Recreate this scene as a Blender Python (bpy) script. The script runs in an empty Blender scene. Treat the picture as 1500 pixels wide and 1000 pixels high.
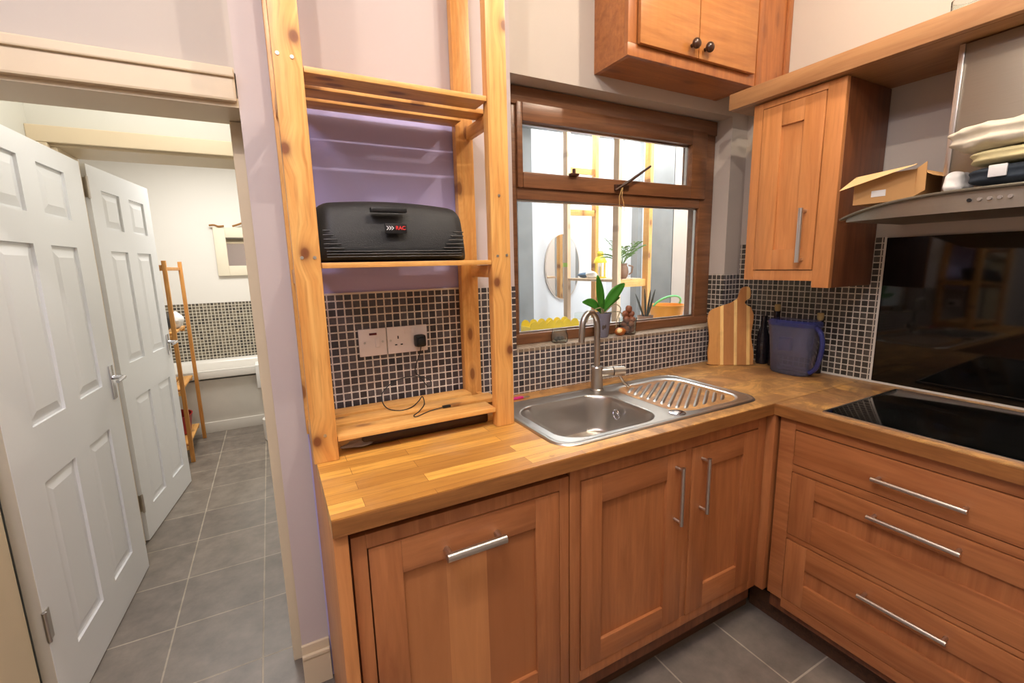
import bpy, bmesh, math, random
from mathutils import Vector, Matrix
random.seed(7)
PI = math.pi
sc = bpy.context.scene
COL = sc.collection

# ------------------------------------------------------------------ camera
def cam_axes(yaw, pitch, roll):
    cy, sy, cp, sp = math.cos(yaw), math.sin(yaw), math.cos(pitch), math.sin(pitch)
    f = Vector((sy*cp, cy*cp, -sp)); r = Vector((cy, -sy, 0)); u = r.cross(f)
    cr, sr = math.cos(roll), math.sin(roll)
    return cr*r+sr*u, cr*u-sr*r, f
r_, u_, f_ = cam_axes(math.radians(27.8508), math.radians(9.7307), math.radians(-1.33187))
cam = bpy.data.objects.new('camera', bpy.data.cameras.new('camera'))
COL.objects.link(cam)
cam.matrix_world = Matrix(((r_.x, u_.x, -f_.x, 0), (r_.y, u_.y, -f_.y, 0), (r_.z, u_.z, -f_.z, 1.42), (0, 0, 0, 1)))
cam.data.sensor_width = 36; cam.data.lens = 36*660.41/1500; cam.data.clip_start = 0.02
sc.camera = cam
# ------------------------------------------------------------------ world, exposure, lights
w = bpy.data.worlds.new('world'); sc.world = w; w.use_nodes = True
w.node_tree.nodes['Background'].inputs[0].default_value = (0.90, 0.95, 1.0, 1)
w.node_tree.nodes['Background'].inputs[1].default_value = 2.6
vs = sc.view_settings
vs.view_transform = 'Standard'; vs.look = 'None'; vs.gamma = 1; vs.use_curve_mapping = False
vs.exposure = 0.40

def light(name, kind, loc, power, color, size=0.1, rot=(0, 0, 0), size_y=None, spot=None, blend=0.5):
    l = bpy.data.lights.new(name, kind); l.energy = power; l.color = color
    if kind == 'AREA':
        l.size = size
        if size_y: l.shape = 'RECTANGLE'; l.size_y = size_y
    else: l.shadow_soft_size = size
    if kind == 'SPOT': l.spot_size = spot; l.spot_blend = blend
    o = bpy.data.objects.new(name, l); COL.objects.link(o); o.location = loc; o.rotation_euler = rot
    return o
WARM = (1.0, 0.80, 0.60); COOL = (0.90, 0.92, 1.0)
light('spot_lamp', 'POINT', (-0.14, 0.30, 2.71), 19, (1.0, .89, .80), 0.012)
light('spot_lamp', 'POINT', (0.68, 0.32, 2.71), 19, (1.0, .88, .77), 0.012)
light('spot_lamp', 'POINT', (1.46, 0.66, 2.71), 19, (1.0, .85, .68), 0.02)
light('soft_fill_area', 'AREA', (-0.1, -0.9, 2.75), 13, (1.0, .90, .80), 1.0)  # added broad soft fill behind the camera, no known fixture
light('fill_light', 'AREA', (-0.6, 0.1, 2.75), 19, (.80, .78, 1.0), 0.7)
light('hall_light', 'POINT', (-0.25, 2.05, 2.30), 8, (1.0, .97, .93), 0.08)
light('bathroom_light', 'AREA', (-0.35, 4.1, 2.50), 28, (1.0, .97, .92), 0.7)
light('daylight', 'AREA', (2.0, 2.65, 3.1), 170, (.95, .98, 1.0), 1.6)

# ------------------------------------------------------------------ materials
def lin(c):
    return tuple(((v/255)/12.92 if v/255 <= .04045 else ((v/255+.055)/1.055)**2.4) for v in c)
class NT:
    def __init__(s, name):
        s.m = bpy.data.materials.new(name); s.m.use_nodes = True
        s.t = s.m.node_tree; s.b = s.t.nodes['Principled BSDF']
    def n(s, t, **kw):
        x = s.t.nodes.new(t)
        for k, v in kw.items(): setattr(x, k, v)
        return x
    def l(s, a, b): s.t.links.new(a, b)
    def mix(s, f, a, b, mode='MIX'):
        x = s.n('ShaderNodeMix', data_type='RGBA', blend_type=mode)
        for i, v in ((0, f), (6, a), (7, b)):
            if hasattr(v, 'is_linked') or hasattr(v, 'links'): s.l(v, x.inputs[i])
            else: x.inputs[i].default_value = v if i == 0 else (*v[:3], 1)
        return x.outputs[2]
    def mapping(s, scale=(1, 1, 1), loc=(0, 0, 0), rot=(0, 0, 0), rand=0):
        tc = s.n('ShaderNodeTexCoord'); mp = s.n('ShaderNodeMapping')
        mp.inputs['Scale'].default_value = scale; mp.inputs['Location'].default_value = loc; mp.inputs['Rotation'].default_value = rot
        src = tc.outputs['Object']
        if rand:
            oi = s.n('ShaderNodeObjectInfo'); ma = s.n('ShaderNodeMath', operation='MULTIPLY'); ma.inputs[1].default_value = rand
            s.l(oi.outputs['Random'], ma.inputs[0])
            ad = s.n('ShaderNodeVectorMath', operation='ADD'); s.l(src, ad.inputs[0]); s.l(ma.outputs[0], ad.inputs[1]); src = ad.outputs[0]
        s.l(src, mp.inputs['Vector']); return mp.outputs[0]
    def noise(s, vec, scale, detail=4, rough=.5, dist=0):
        x = s.n('ShaderNodeTexNoise'); x.inputs['Scale'].default_value = scale; x.inputs['Detail'].default_value = detail
        x.inputs['Roughness'].default_value = rough; x.inputs['Distortion'].default_value = dist; s.l(vec, x.inputs['Vector']); return x.outputs[0]
    def ramp(s, v, stops):
        x = s.n('ShaderNodeValToRGB'); e = x.color_ramp.elements
        while len(e) < len(stops): e.new(.5)
        for i, (p, c) in enumerate(stops):
            e[i].position = p; e[i].color = (*(c if isinstance(c, tuple) else (c, c, c)), 1)
        s.l(v, x.inputs[0]); return x.outputs[0]
    def bump(s, h, strength=.2, dist=.002):
        x = s.n('ShaderNodeBump'); x.inputs['Strength'].default_value = strength; x.inputs['Distance'].default_value = dist
        s.l(h, x.inputs['Height']); s.l(x.outputs[0], s.b.inputs['Normal'])
    def set(s, **kw):
        for k, v in kw.items():
            i = s.b.inputs[k.replace('_', ' ')]
            if hasattr(v, 'links'): s.l(v, i)
            else: i.default_value = (*v, 1) if isinstance(v, tuple) and len(v) == 3 else v
        return s

def plain(name, rgb, rough=.5, metal=0, var=.06, scale=12, bump=0, **kw):
    t = NT(name); v = t.mapping(rand=3); n = t.noise(v, scale)
    c = lin(rgb); d = tuple(x*(1-var*2.2) for x in c)
    t.set(Base_Color=t.mix(n, c, d), Roughness=rough, Metallic=metal, **kw)
    if bump: t.bump(t.noise(v, scale*12), bump)
    return t.m
def wood(name, light_c, dark_c, axis='z', rough=.45, knots=0, stretch=14, scale=5, coat=0, streak=.5, knotscale=1.0):
    t = NT(name); k = 1.0/stretch
    sca = {'x': (k, 1, 1), 'y': (1, k, 1), 'z': (1, 1, k)}[axis]
    v = t.mapping(scale=sca, rand=7)
    n1 = t.noise(v, scale*8, 5, .6, 1.0); n2 = t.noise(v, scale*32, 3, .5, .3)
    L, D = lin(light_c), lin(dark_c)
    c = t.mix(t.ramp(n1, [(.35, 0.0), (.7, 1.0)]), L, D)
    f2 = t.ramp(n2, [(.45, 0.0), (.75, streak)])
    c = t.mix(f2, c, tuple(x*.62 for x in D))
    if knots:
        v0 = t.mapping(rand=3); sp = t.n('ShaderNodeSeparateXYZ'); t.l(v0, sp.inputs[0]); cb = t.n('ShaderNodeCombineXYZ')
        ac, al = {'x': (1, 0), 'y': (0, 1), 'z': (0, 2)}[axis]
        t.l(sp.outputs[ac], cb.inputs[0]); mm = t.n('ShaderNodeMath', operation='MULTIPLY'); mm.inputs[1].default_value = .42; t.l(sp.outputs[al], mm.inputs[0]); t.l(mm.outputs[0], cb.inputs[1])
        vo = t.n('ShaderNodeTexVoronoi', voronoi_dimensions='2D'); vo.inputs['Scale'].default_value = 9.5*knotscale; t.l(cb.outputs[0], vo.inputs['Vector'])
        rings = t.n('ShaderNodeMath', operation='SINE'); r1 = t.n('ShaderNodeMath', operation='MULTIPLY'); r1.inputs[1].default_value = 62; t.l(vo.outputs['Distance'], r1.inputs[0]); t.l(r1.outputs[0], rings.inputs[0])
        c = t.mix(t.ramp(rings.outputs[0], [(.2, 0.0), (1.0, .28*knots)]), c, D)
        rg = t.ramp(vo.outputs['Distance'], [(.0, 1.0), (.07, .95), (.10, .35), (.19, 0.0)])
        m = t.n('ShaderNodeMath', operation='MULTIPLY'); m.inputs[1].default_value = knots
        t.l(rg, m.inputs[0])
        c = t.mix(m.outputs[0], c, lin((112, 56, 26)))
    t.set(Base_Color=c, Roughness=rough, Coat_Weight=coat, Coat_Roughness=.25)
    t.bump(n2, .12, .001); return t.m
def glassy(name, rgb=(255, 255, 255), alpha_t=.9, rough=.02, gloss=.12):
    t = NT(name); t.t.nodes.remove(t.b)
    tr = t.n('ShaderNodeBsdfTransparent'); gl = t.n('ShaderNodeBsdfGlossy'); di = t.n('ShaderNodeBsdfDiffuse')
    tr.inputs[0].default_value = (*lin(rgb), 1); gl.inputs['Roughness'].default_value = rough; di.inputs[0].default_value = (*lin(rgb), 1)
    fr = t.n('ShaderNodeLayerWeight'); fr.inputs['Blend'].default_value = gloss
    m1 = t.n('ShaderNodeMixShader'); m1.inputs[0].default_value = 1-alpha_t; t.l(tr.outputs[0], m1.inputs[1]); t.l(di.outputs[0], m1.inputs[2])
    m2 = t.n('ShaderNodeMixShader'); t.l(fr.outputs['Fresnel'], m2.inputs[0]); t.l(m1.outputs[0], m2.inputs[1]); t.l(gl.outputs[0], m2.inputs[2])
    t.l(m2.outputs[0], t.t.nodes['Material Output'].inputs[0]); return t.m
def tiles(name, axis, pitch, origin, c1, c2, mortar_c, mortar=.0022, rough=.3, bumpy=.5, pitch_v=None, var_noise=.5):
    """square grid in the two directions other than the axis normal"""
    t = NT(name); tc = t.n('ShaderNodeTexCoord'); sp = t.n('ShaderNodeSeparateXYZ'); t.l(tc.outputs['Object'], sp.inputs[0])
    cb = t.n('ShaderNodeCombineXYZ')
    a, b = {'y': (0, 2), 'x': (1, 2), 'z': (0, 1)}[axis]
    for k, (src, o) in enumerate(((a, origin[0]), (b, origin[1]))):
        ad = t.n('ShaderNodeMath', operation='ADD'); ad.inputs[1].default_value = -o; t.l(sp.outputs[src], ad.inputs[0]); t.l(ad.outputs[0], cb.inputs[k])
    br = t.n('ShaderNodeTexBrick', offset=0, squash=1)
    br.inputs['Scale'].default_value = 1; br.inputs['Brick Width'].default_value = pitch; br.inputs['Row Height'].default_value = pitch_v or pitch
    br.inputs['Mortar Size'].default_value = mortar; br.inputs['Mortar Smooth'].default_value = .15; br.inputs['Bias'].default_value = 0
    br.inputs['Color1'].default_value = (*lin(c1), 1); br.inputs['Color2'].default_value = (*lin(c2), 1); br.inputs['Mortar'].default_value = (*lin(mortar_c), 1)
    t.l(cb.outputs[0], br.inputs['Vector'])
    nz = t.noise(cb.outputs[0], 60 if pitch < .1 else 9, 6, .65)
    nz2 = t.ramp(nz, [(.3, 1-var_noise*.5), (.7, 1+var_noise*.5)])
    mu = t.mix(1.0, br.outputs[0], nz2, 'MULTIPLY')
    rr = t.n('ShaderNodeMath', operation='MULTIPLY_ADD'); rr.inputs[1].default_value = .5; rr.inputs[2].default_value = rough; t.l(br.outputs['Fac'], rr.inputs[0])
    t.set(Base_Color=mu, Roughness=rr.outputs[0])
    inv = t.n('ShaderNodeMath', operation='SUBTRACT'); inv.inputs[0].default_value = 1; t.l(br.outputs['Fac'], inv.inputs[1])
    t.bump(inv.outputs[0], bumpy, .0015 if pitch < .1 else .002); return t.m
def butcher(name, along='x', wear=True):
    t = NT(name); rot = (0, 0, 0) if along == 'x' else (0, 0, PI/2)
    v = t.mapping(rot=rot, loc=(.13, .017, 0))
    br = t.n('ShaderNodeTexBrick', offset=.37, squash=1, offset_frequency=2)
    br.inputs['Scale'].default_value = 1; br.inputs['Brick Width'].default_value = .42; br.inputs['Row Height'].default_value = .044
    br.inputs['Mortar Size'].default_value = .0006; br.inputs['Mortar Smooth'].default_value = .2; br.inputs['Bias'].default_value = -.1
    br.inputs['Color1'].default_value = (*lin((246, 188, 88)), 1); br.inputs['Color2'].default_value = (*lin((146, 88, 36)), 1)
    br.inputs['Mortar'].default_value = (*lin((120, 70, 28)), 1); t.l(v, br.inputs['Vector'])
    vs_ = t.mapping(rot=rot, scale=(1, 1, 1)); st = t.n('ShaderNodeMapping'); st.inputs['Scale'].default_value = (.08, 1, 1); t.l(vs_, st.inputs[0])
    g = t.noise(st.outputs[0], 90, 5, .6, .6)
    c = t.mix(t.ramp(g, [(.35, 0.0), (.75, .55)]), br.outputs[0], lin((140, 84, 36)))
    # worn, greyed and stained area around the sink: noise patches, denser away from the oiled left end
    w0 = t.mapping(); wn = t.noise(w0, 4.5, 6, .65, .8)
    sp = t.n('ShaderNodeSeparateXYZ'); t.l(w0, sp.inputs[0])
    mr = t.n('ShaderNodeMapRange'); mr.inputs[1].default_value = .45; mr.inputs[2].default_value = 1.15; mr.inputs[3].default_value = -.16; mr.inputs[4].default_value = .13
    t.l(sp.outputs[0], mr.inputs[0]); ad = t.n('ShaderNodeMath', operation='ADD'); t.l(wn, ad.inputs[0]); t.l(mr.outputs[0], ad.inputs[1])
    c = t.mix(t.ramp(ad.outputs[0], [(.34, 0.0), (.60, .5)]), c, lin((196, 154, 108)))
    s2 = t.noise(w0, 9, 5, .7, 1.2); ad2 = t.n('ShaderNodeMath', operation='ADD'); t.l(s2, ad2.inputs[0]); t.l(mr.outputs[0], ad2.inputs[1])
    c = t.mix(t.ramp(ad2.outputs[0], [(.52, 0.0), (.68, .6)]), c, lin((112, 76, 48)))
    t.set(Base_Color=c, Roughness=.42, Coat_Weight=.15, Coat_Roughness=.3); t.bump(g, .08, .001); return t.m
def brushed(name, rgb=(200, 196, 190), rough=.28, axis='x', metal=1.0):
    t = NT(name); v = t.mapping(scale={'x': (.03, 1, 1), 'y': (1, .03, 1), 'z': (1, 1, .03)}[axis])
    n = t.noise(v, 400, 3, .6); c = lin(rgb)
    t.set(Base_Color=t.mix(n, c, tuple(x*.92 for x in c)), Metallic=metal, Roughness=t.ramp(n, [(.2, rough*.9), (.8, rough*1.15)])); return t.m

M = {}
M['wall'] = plain('wall_paint', (197, 188, 178), .8, var=.02, scale=3, bump=.05)
M['lilac_shade'] = plain('lilac_shaded_wall_paint', (194, 186, 230), .8, var=.02, scale=3, bump=.05)  # same wall paint, with the lilac shade behind the shelf put into the colour
M['mauve'] = plain('mauve_white_wall_paint', (203, 191, 188), .8, var=.02, scale=3, bump=.05)
M['wall_hall'] = plain('hall_paint', (216, 214, 204), .8, var=.02, scale=3)
M['wall_bath'] = plain('bathroom_paint', (238, 234, 226), .75, var=.02, scale=3)
M['ceiling'] = plain('ceiling_paint', (238, 236, 230), .85, var=.02, scale=3)
M['gloss'] = plain('cream_gloss_woodwork', (226, 208, 176), .4, var=.05, scale=5)
M['door'] = plain('white_door_paint', (236, 238, 240), .35, var=.01, scale=4)
M['doordirty'] = plain('aged_door_edge', (214, 206, 188), .5, var=.08, scale=6)
M['tile'] = tiles('slate_mosaic', 'y', .0252, (.0, .0066), (52, 48, 52), (92, 86, 88), (214, 206, 196), .0024, .28)
M['tile_x'] = tiles('slate_mosaic_side', 'x', .0252, (.006, .0066), (50, 47, 42), (86, 80, 72), (205, 196, 180), .0024, .28)
M['tile_z'] = tiles('slate_mosaic_ledge', 'z', .0252, (.0, .0066), (120, 104, 88), (150, 132, 112), (190, 176, 158), .0024, .4)
M['tile_bath'] = tiles('bathroom_mosaic', 'y', .030, (.0, .0066), (62, 58, 54), (128, 118, 100), (216, 208, 190), .0035, .3)
M['floor'] = tiles('slate_floor_tile', 'z', .316, (-.477, 1.735), (112, 103, 94), (124, 114, 103), (164, 154, 138), .0032, .42, .35, .337, .55)
M['pine'] = wood('pine', (238, 184, 108), (214, 146, 70), 'z', .4, .8, coat=.1, streak=.3)
M['pine_x'] = wood('pine_along', (242, 190, 112), (216, 150, 74), 'x', .4, .7, coat=.1, streak=.3)
M['pine_y'] = wood('pine_across', (236, 182, 106), (210, 144, 70), 'y', .4, .5, streak=.3)
M['pine_pale'] = wood('pale_pine', (240, 206, 170), (222, 180, 140), 'z', .5, .4, streak=.2)
M['oak'] = wood('honey_oak', (182, 117, 70), (154, 92, 52), 'z', .38, 0, 12, 3, .12, .25)
M['oak_x'] = wood('honey_oak_rail', (182, 117, 70), (154, 92, 52), 'x', .38, 0, 12, 3, .12, .25)
M['oak_y'] = wood('honey_oak_drawer', (182, 117, 70), (152, 90, 50), 'y', .38, 0, 12, 3, .12, .25)
M['oak_lt'] = wood('light_oak', (208, 142, 86), (184, 118, 66), 'z', .4, 0, 12, 3, .1, .25)
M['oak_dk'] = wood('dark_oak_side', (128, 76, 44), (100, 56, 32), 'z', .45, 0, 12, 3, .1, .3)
M['cornice'] = wood('cornice_oak', (174, 130, 88), (152, 106, 68), 'y', .45, 0, 12, 3, .1, .3)
M['oldpine'] = wood('varnished_old_pine', (182, 116, 60), (152, 88, 42), 'x', .32, .6, 12, 3, .25, .3, .7)
M['oldpine_z'] = wood('varnished_old_pine_upright', (176, 110, 58), (146, 84, 42), 'z', .32, .5, 12, 3, .25, .3, .7)
M['panelpine'] = wood('cupboard_door_pine', (186, 126, 68), (162, 100, 50), 'x', .32, .4, 12, 3, .25, .25, .7)
M['winwood'] = wood('brown_window_wood', (132, 88, 56), (100, 62, 36), 'x', .35, 0, 14, 4, .2, .35)
M['plinth'] = wood('dark_plinth', (92, 60, 38), (66, 42, 28), 'x', .5, 0)
M['top_x'] = butcher('oak_worktop_long', 'x'); M['top_y'] = butcher('oak_worktop_short', 'y')
M['edge'] = wood('shaded_worktop_edge', (158, 104, 54), (128, 80, 38), 'x', .45, 0, 12, 4)  # same oak as the top; shade on the edge is put into this colour
M['edge_y'] = wood('shaded_worktop_edge_short', (158, 104, 54), (128, 80, 38), 'y', .45, 0, 12, 4)
M['steel'] = brushed('sink_steel', (206, 202, 196), .30); M['chrome'] = plain('chrome', (215, 215, 220), .14, 1, .03)
M['satin'] = brushed('satin_tap', (190, 186, 180), .3, 'z'); M['bar'] = plain('brushed_handle', (214, 210, 206), .28, 1, .05)
M['hoodsteel'] = brushed('hood_steel', (158, 150, 138), .42, 'y'); M['hoodglass'] = glassy('smoked_glass_canopy', (120, 112, 98), .35, .05, .3)
M['blackglass'] = plain('black_glass', (9, 10, 9), .06, 0, .0, Coat_Weight=.4) if False else plain('black_glass', (10, 11, 10), .07)
M['black'] = plain('black_plastic', (18, 18, 20), .45); M['rubber'] = plain('black_cable', (22, 20, 20), .5)
M['bagblack'] = plain('black_fabric', (24, 25, 26), .6, bump=.3, scale=30)
M['whiteplastic'] = plain('white_plastic', (232, 224, 224), .35, var=.02); M['darkred'] = plain('dark_red_lens', (90, 16, 28), .3)
M['glass'] = glassy('clear_glass', (250, 252, 252), .97, .01, .08); M['jar'] = glassy('jar_glass', (246, 250, 248), .97, .02, .07)
M['bluejug'] = glassy('blue_tinted_plastic', (110, 118, 205), .78, .05, .3); M['darkjug'] = glassy('smoked_plastic', (168, 168, 196), .80, .05, .3)
M['bottle'] = plain('dark_bottle_glass', (34, 30, 34), .08); M['cork'] = plain('cork', (206, 178, 120), .8, var=.2, scale=60)
M['bath'] = plain('bath_acrylic', (238, 234, 226), .25, var=.02); M['panel'] = plain('bath_panel_white', (222, 216, 206), .4, var=.05)
M['card'] = plain('cardboard', (196, 150, 96), .85, var=.06, scale=20); M['cardin'] = plain('pale_cardboard_flap', (226, 190, 136), .85, var=.05, scale=20)
M['leaf'] = plain('orchid_leaf', (62, 136, 40), .35, var=.25, scale=25); M['palm'] = plain('palm_leaf', (88, 128, 44), .5, var=.2)
M['snake'] = plain('dark_spiky_leaf', (52, 66, 54), .5, var=.25); M['root'] = plain('orchid_root', (150, 140, 108), .7)
M['pot'] = glassy('violet_translucent_pot', (168, 166, 186), .55, .1, .3); M['bark'] = plain('bark_chips', (86, 72, 62), .9, var=.3, scale=60)
M['nut'] = plain('brown_nut', (158, 92, 60), .5, var=.35, scale=40); M['yellow'] = plain('yellow_plastic', (250, 222, 50), .4)
M['orange'] = plain('orange_plastic', (248, 168, 36), .4); M['green'] = plain('mint_green_plastic', (120, 226, 140), .4); M['apple'] = plain('apple_skin', (214, 120, 50), .4, var=.35, scale=40)
M['appleflesh'] = plain('apple_flesh', (246, 224, 160), .5); M['mirror'] = plain('mirror_glass', (245, 245, 245), .03, 1, 0)
M['pink'] = plain('pink_plastic', (232, 60, 150), .35); M['red'] = plain('red_plastic', (160, 34, 34), .4)
M['ext'] = plain('white_render', (240, 242, 246), .8, var=.02); M['extgrey'] = plain('grey_weathered_board', (160, 162, 162), .7, var=.2, scale=7)
M['extbeige'] = plain('pale_beige_board', (222, 208, 196), .8, var=.03)
M['extfloor'] = plain('pale_concrete', (190, 188, 184), .8)
M['cloth_w'] = plain('cream_towelling', (236, 226, 204), .95, var=.08, scale=80, bump=.6); M['cloth_y'] = plain('pale_yellow_towelling', (232, 220, 168), .95, var=.08, scale=80, bump=.6)
M['navy'] = plain('navy_cloth', (44, 54, 66), .95, var=.2, scale=60, bump=.5); M['white'] = plain('white_cloth', (240, 238, 234), .9, bump=.3)
M['frame_cream'] = plain('cream_mirror_frame', (240, 230, 206), .6, var=.05); M['drift'] = plain('driftwood', (168, 120, 66), .8, var=.2, scale=30)
M['bamboo'] = wood('bamboo', (216, 156, 84), (190, 126, 60), 'z', .45, 0); M['bluecloth'] = plain('blue_grey_cloth', (70, 96, 122), .9)
M['limetape'] = plain('lime_tape', (190, 224, 90), .5); M['clearfilm'] = glassy('clear_film', (225, 225, 225), .6, .08, .4)
M['darkwood'] = wood('dark_stained_wood', (70, 38, 22), (46, 24, 14), 'x', .3, 0); M['seal'] = plain('white_sealant', (226, 220, 208), .5)
M['redink'] = plain('red_print', (214, 52, 52), .5); M['whiteink'] = plain('white_print', (230, 230, 230), .5)
M['stone'] = plain('brown_jug_glaze', (150, 110, 84), .5, var=.2); M['string'] = plain('string', (206, 170, 110), .9)
M['lens'] = plain('grey_gap', (30, 26, 24), .8)

# ------------------------------------------------------------------ mesh builder
class MB:
    def __init__(s): s.bm = bmesh.new()
    def box(s, x0, x1, y0, y1, z0, z1, bev=0):
        bm = s.bm; x0, x1 = sorted((x0, x1)); y0, y1 = sorted((y0, y1)); z0, z1 = sorted((z0, z1))
        v = [bm.verts.new(p) for p in ((x0, y0, z0), (x1, y0, z0), (x1, y1, z0), (x0, y1, z0), (x0, y0, z1), (x1, y0, z1), (x1, y1, z1), (x0, y1, z1))]
        fs = [bm.faces.new([v[i] for i in f]) for f in ((0, 3, 2, 1), (4, 5, 6, 7), (0, 1, 5, 4), (1, 2, 6, 5), (2, 3, 7, 6), (3, 0, 4, 7))]
        if bev:
            es = list({e for f in fs for e in f.edges})
            bmesh.ops.bevel(bm, geom=es, offset=min(bev, .45*min(x1-x0, y1-y0, z1-z0)), segments=2, affect='EDGES', profile=.6)
        return s
    def poly(s, pts, d):
        """prism: list of 3D points extruded by vector d"""
        bm = s.bm; a = [bm.verts.new(p) for p in pts]; b = [bm.verts.new(Vector(p)+Vector(d)) for p in pts]; n = len(a)
        bm.faces.new(a); bm.faces.new(b[::-1])
        for i in range(n): bm.faces.new((a[i], b[i], b[(i+1) % n], a[(i+1) % n]))
        return s
    def cyl(s, p0, p1, r0, r1=None, seg=20, cap=True):
        return s.tube([p0, p1], [r0, r0 if r1 is None else r1], seg, cap)
    def tube(s, pts, r, seg=12, cap=True):
        bm = s.bm; pts = [Vector(p) for p in pts]; n = len(pts)
        rs = r if isinstance(r, (list, tuple)) else [r]*n
        T = [(pts[min(i+1, n-1)]-pts[max(i-1, 0)]).normalized() for i in range(n)]
        up = Vector((0, 0, 1)) if abs(T[0].z) < .9 else Vector((1, 0, 0))
        u = T[0].cross(up).normalized(); rings = []
        for i in range(n):
            u = (u-T[i]*u.dot(T[i])).normalized(); v = T[i].cross(u)
            rings.append([bm.verts.new(pts[i]+(u*math.cos(2*PI*k/seg)+v*math.sin(2*PI*k/seg))*rs[i]) for k in range(seg)])
        for a, b in zip(rings, rings[1:]):
            for k in range(seg): bm.faces.new((a[k], a[(k+1) % seg], b[(k+1) % seg], b[k]))
        if cap: bm.faces.new(rings[0][::-1]); bm.faces.new(rings[-1])
        return s
    def lathe(s, prof, c=(0, 0, 0), seg=28, sx=1, sy=1, cap=True):
        bm = s.bm; rings = []
        for r, z in prof:
            rings.append([bm.verts.new((c[0]+sx*r*math.cos(2*PI*k/seg), c[1]+sy*r*math.sin(2*PI*k/seg), c[2]+z)) for k in range(seg)])
        for a, b in zip(rings, rings[1:]):
            for k in range(seg): bm.faces.new((a[k], a[(k+1) % seg], b[(k+1) % seg], b[k]))
        if cap: bm.faces.new(rings[0][::-1]); bm.faces.new(rings[-1])
        return s
    def grid(s, nu, nv, f):
        bm = s.bm; g = [[bm.verts.new(f(i/nu, j/nv)) for j in range(nv+1)] for i in range(nu+1)]
        for i in range(nu):
            for j in range(nv): bm.faces.new((g[i][j], g[i+1][j], g[i+1][j+1], g[i][j+1]))
        return s
    def blob(s, c, r, seg=16, rings=10, jit=0, seed=1, flat=1.0):
        rnd = random.Random(seed); ph = [rnd.uniform(0, 6.28) for _ in range(6)]
        bm = s.bm; rows = []
        for i in range(rings+1):
            th = PI*i/rings; row = []
            for k in range(seg):
                a = 2*PI*k/seg; m = 1+jit*(math.sin(3*a+ph[0]+2*th)+math.sin(2*th*2+ph[1]+a)+.6*math.sin(5*a+ph[2]))
                z = math.cos(th)
                row.append((c[0]+r[0]*math.sin(th)*math.cos(a)*m, c[1]+r[1]*math.sin(th)*math.sin(a)*m, c[2]+r[2]*(z if z > 0 else z*flat)*(1+jit*math.sin(a*2+ph[3]))))
            rows.append(row)
        vs_ = [[bm.verts.new(p) for p in row] for row in rows[1:-1]]
        t = bm.verts.new((c[0], c[1], c[2]+r[2])); b = bm.verts.new((c[0], c[1], c[2]-r[2]*flat))
        for a_, b_ in zip(vs_, vs_[1:]):
            for k in range(seg): bm.faces.new((a_[k], b_[k], b_[(k+1) % seg], a_[(k+1) % seg]))
        for k in range(seg):
            bm.faces.new((t, vs_[0][k], vs_[0][(k+1) % seg])); bm.faces.new((b, vs_[-1][(k+1) % seg], vs_[-1][k]))
        return s
    def build(s, name, mat, parent=None, smooth=True, local=False, auto=35, solid=0, mats=None):
        bm = s.bm
        bmesh.ops.recalc_face_normals(bm, faces=bm.faces)
        if parent is not None and not local:
            bmesh.ops.transform(bm, matrix=WM[parent.name].inverted(), verts=bm.verts)
        me = bpy.data.meshes.new(name)
        if smooth:
            for f in bm.faces: f.smooth = True
            for e in bm.edges:
                if len(e.link_faces) == 2 and e.calc_face_angle(0) > math.radians(auto): e.smooth = False
        bm.to_mesh(me); bm.free(); me.materials.append(M[mat] if isinstance(mat, str) else mat)
        o = bpy.data.objects.new(name, me); COL.objects.link(o)
        if parent is not None: o.parent = parent; WM[o.name] = WM[parent.name]
        else: WM[o.name] = Matrix.Identity(4)
        if solid:
            md = o.modifiers.new('solid', 'SOLIDIFY'); md.thickness = solid; md.offset = 0
        return o
WM = {}
def thing(name, label, cat, loc=(0, 0, 0), rotz=0, group=None):
    o = bpy.data.objects.new(name, None); COL.objects.link(o); o.location = loc; o.rotation_euler = (0, 0, rotz)
    o.empty_display_size = .05; WM[o.name] = Matrix.Translation(loc) @ Matrix.Rotation(rotz, 4, 'Z')
    return tag(o, label, cat, group)
def tag(o, label, cat, group=None, kind=None):
    o['label'] = label; o['category'] = cat
    if group: o['group'] = group
    if kind: o['kind'] = kind
    return o
def single(mb, name, mat, label, cat, group=None, base=None, **kw):
    """a thing that is one mesh, with its origin at its base"""
    if base is None:
        xs = [v.co.copy() for v in mb.bm.verts]
        base = Vector(((min(v.x for v in xs)+max(v.x for v in xs))/2, (min(v.y for v in xs)+max(v.y for v in xs))/2, min(v.z for v in xs)))
    bmesh.ops.translate(mb.bm, vec=-Vector(base), verts=mb.bm.verts)
    o = mb.build(name, mat, None, **kw); o.location = base; WM[o.name] = Matrix.Translation(base)
    return tag(o, label, cat, group)
def struct(name, mb, mat, parent=None, label=None, **kw):
    kw.setdefault('smooth', False)
    o = mb.build(name, mat, parent, **kw)
    if parent is None:
        o['kind'] = 'structure'; o['category'] = name.split('_')[0]
        if label: o['label'] = label
    return o
B = lambda *a, **k: MB().box(*a, **k)

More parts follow.
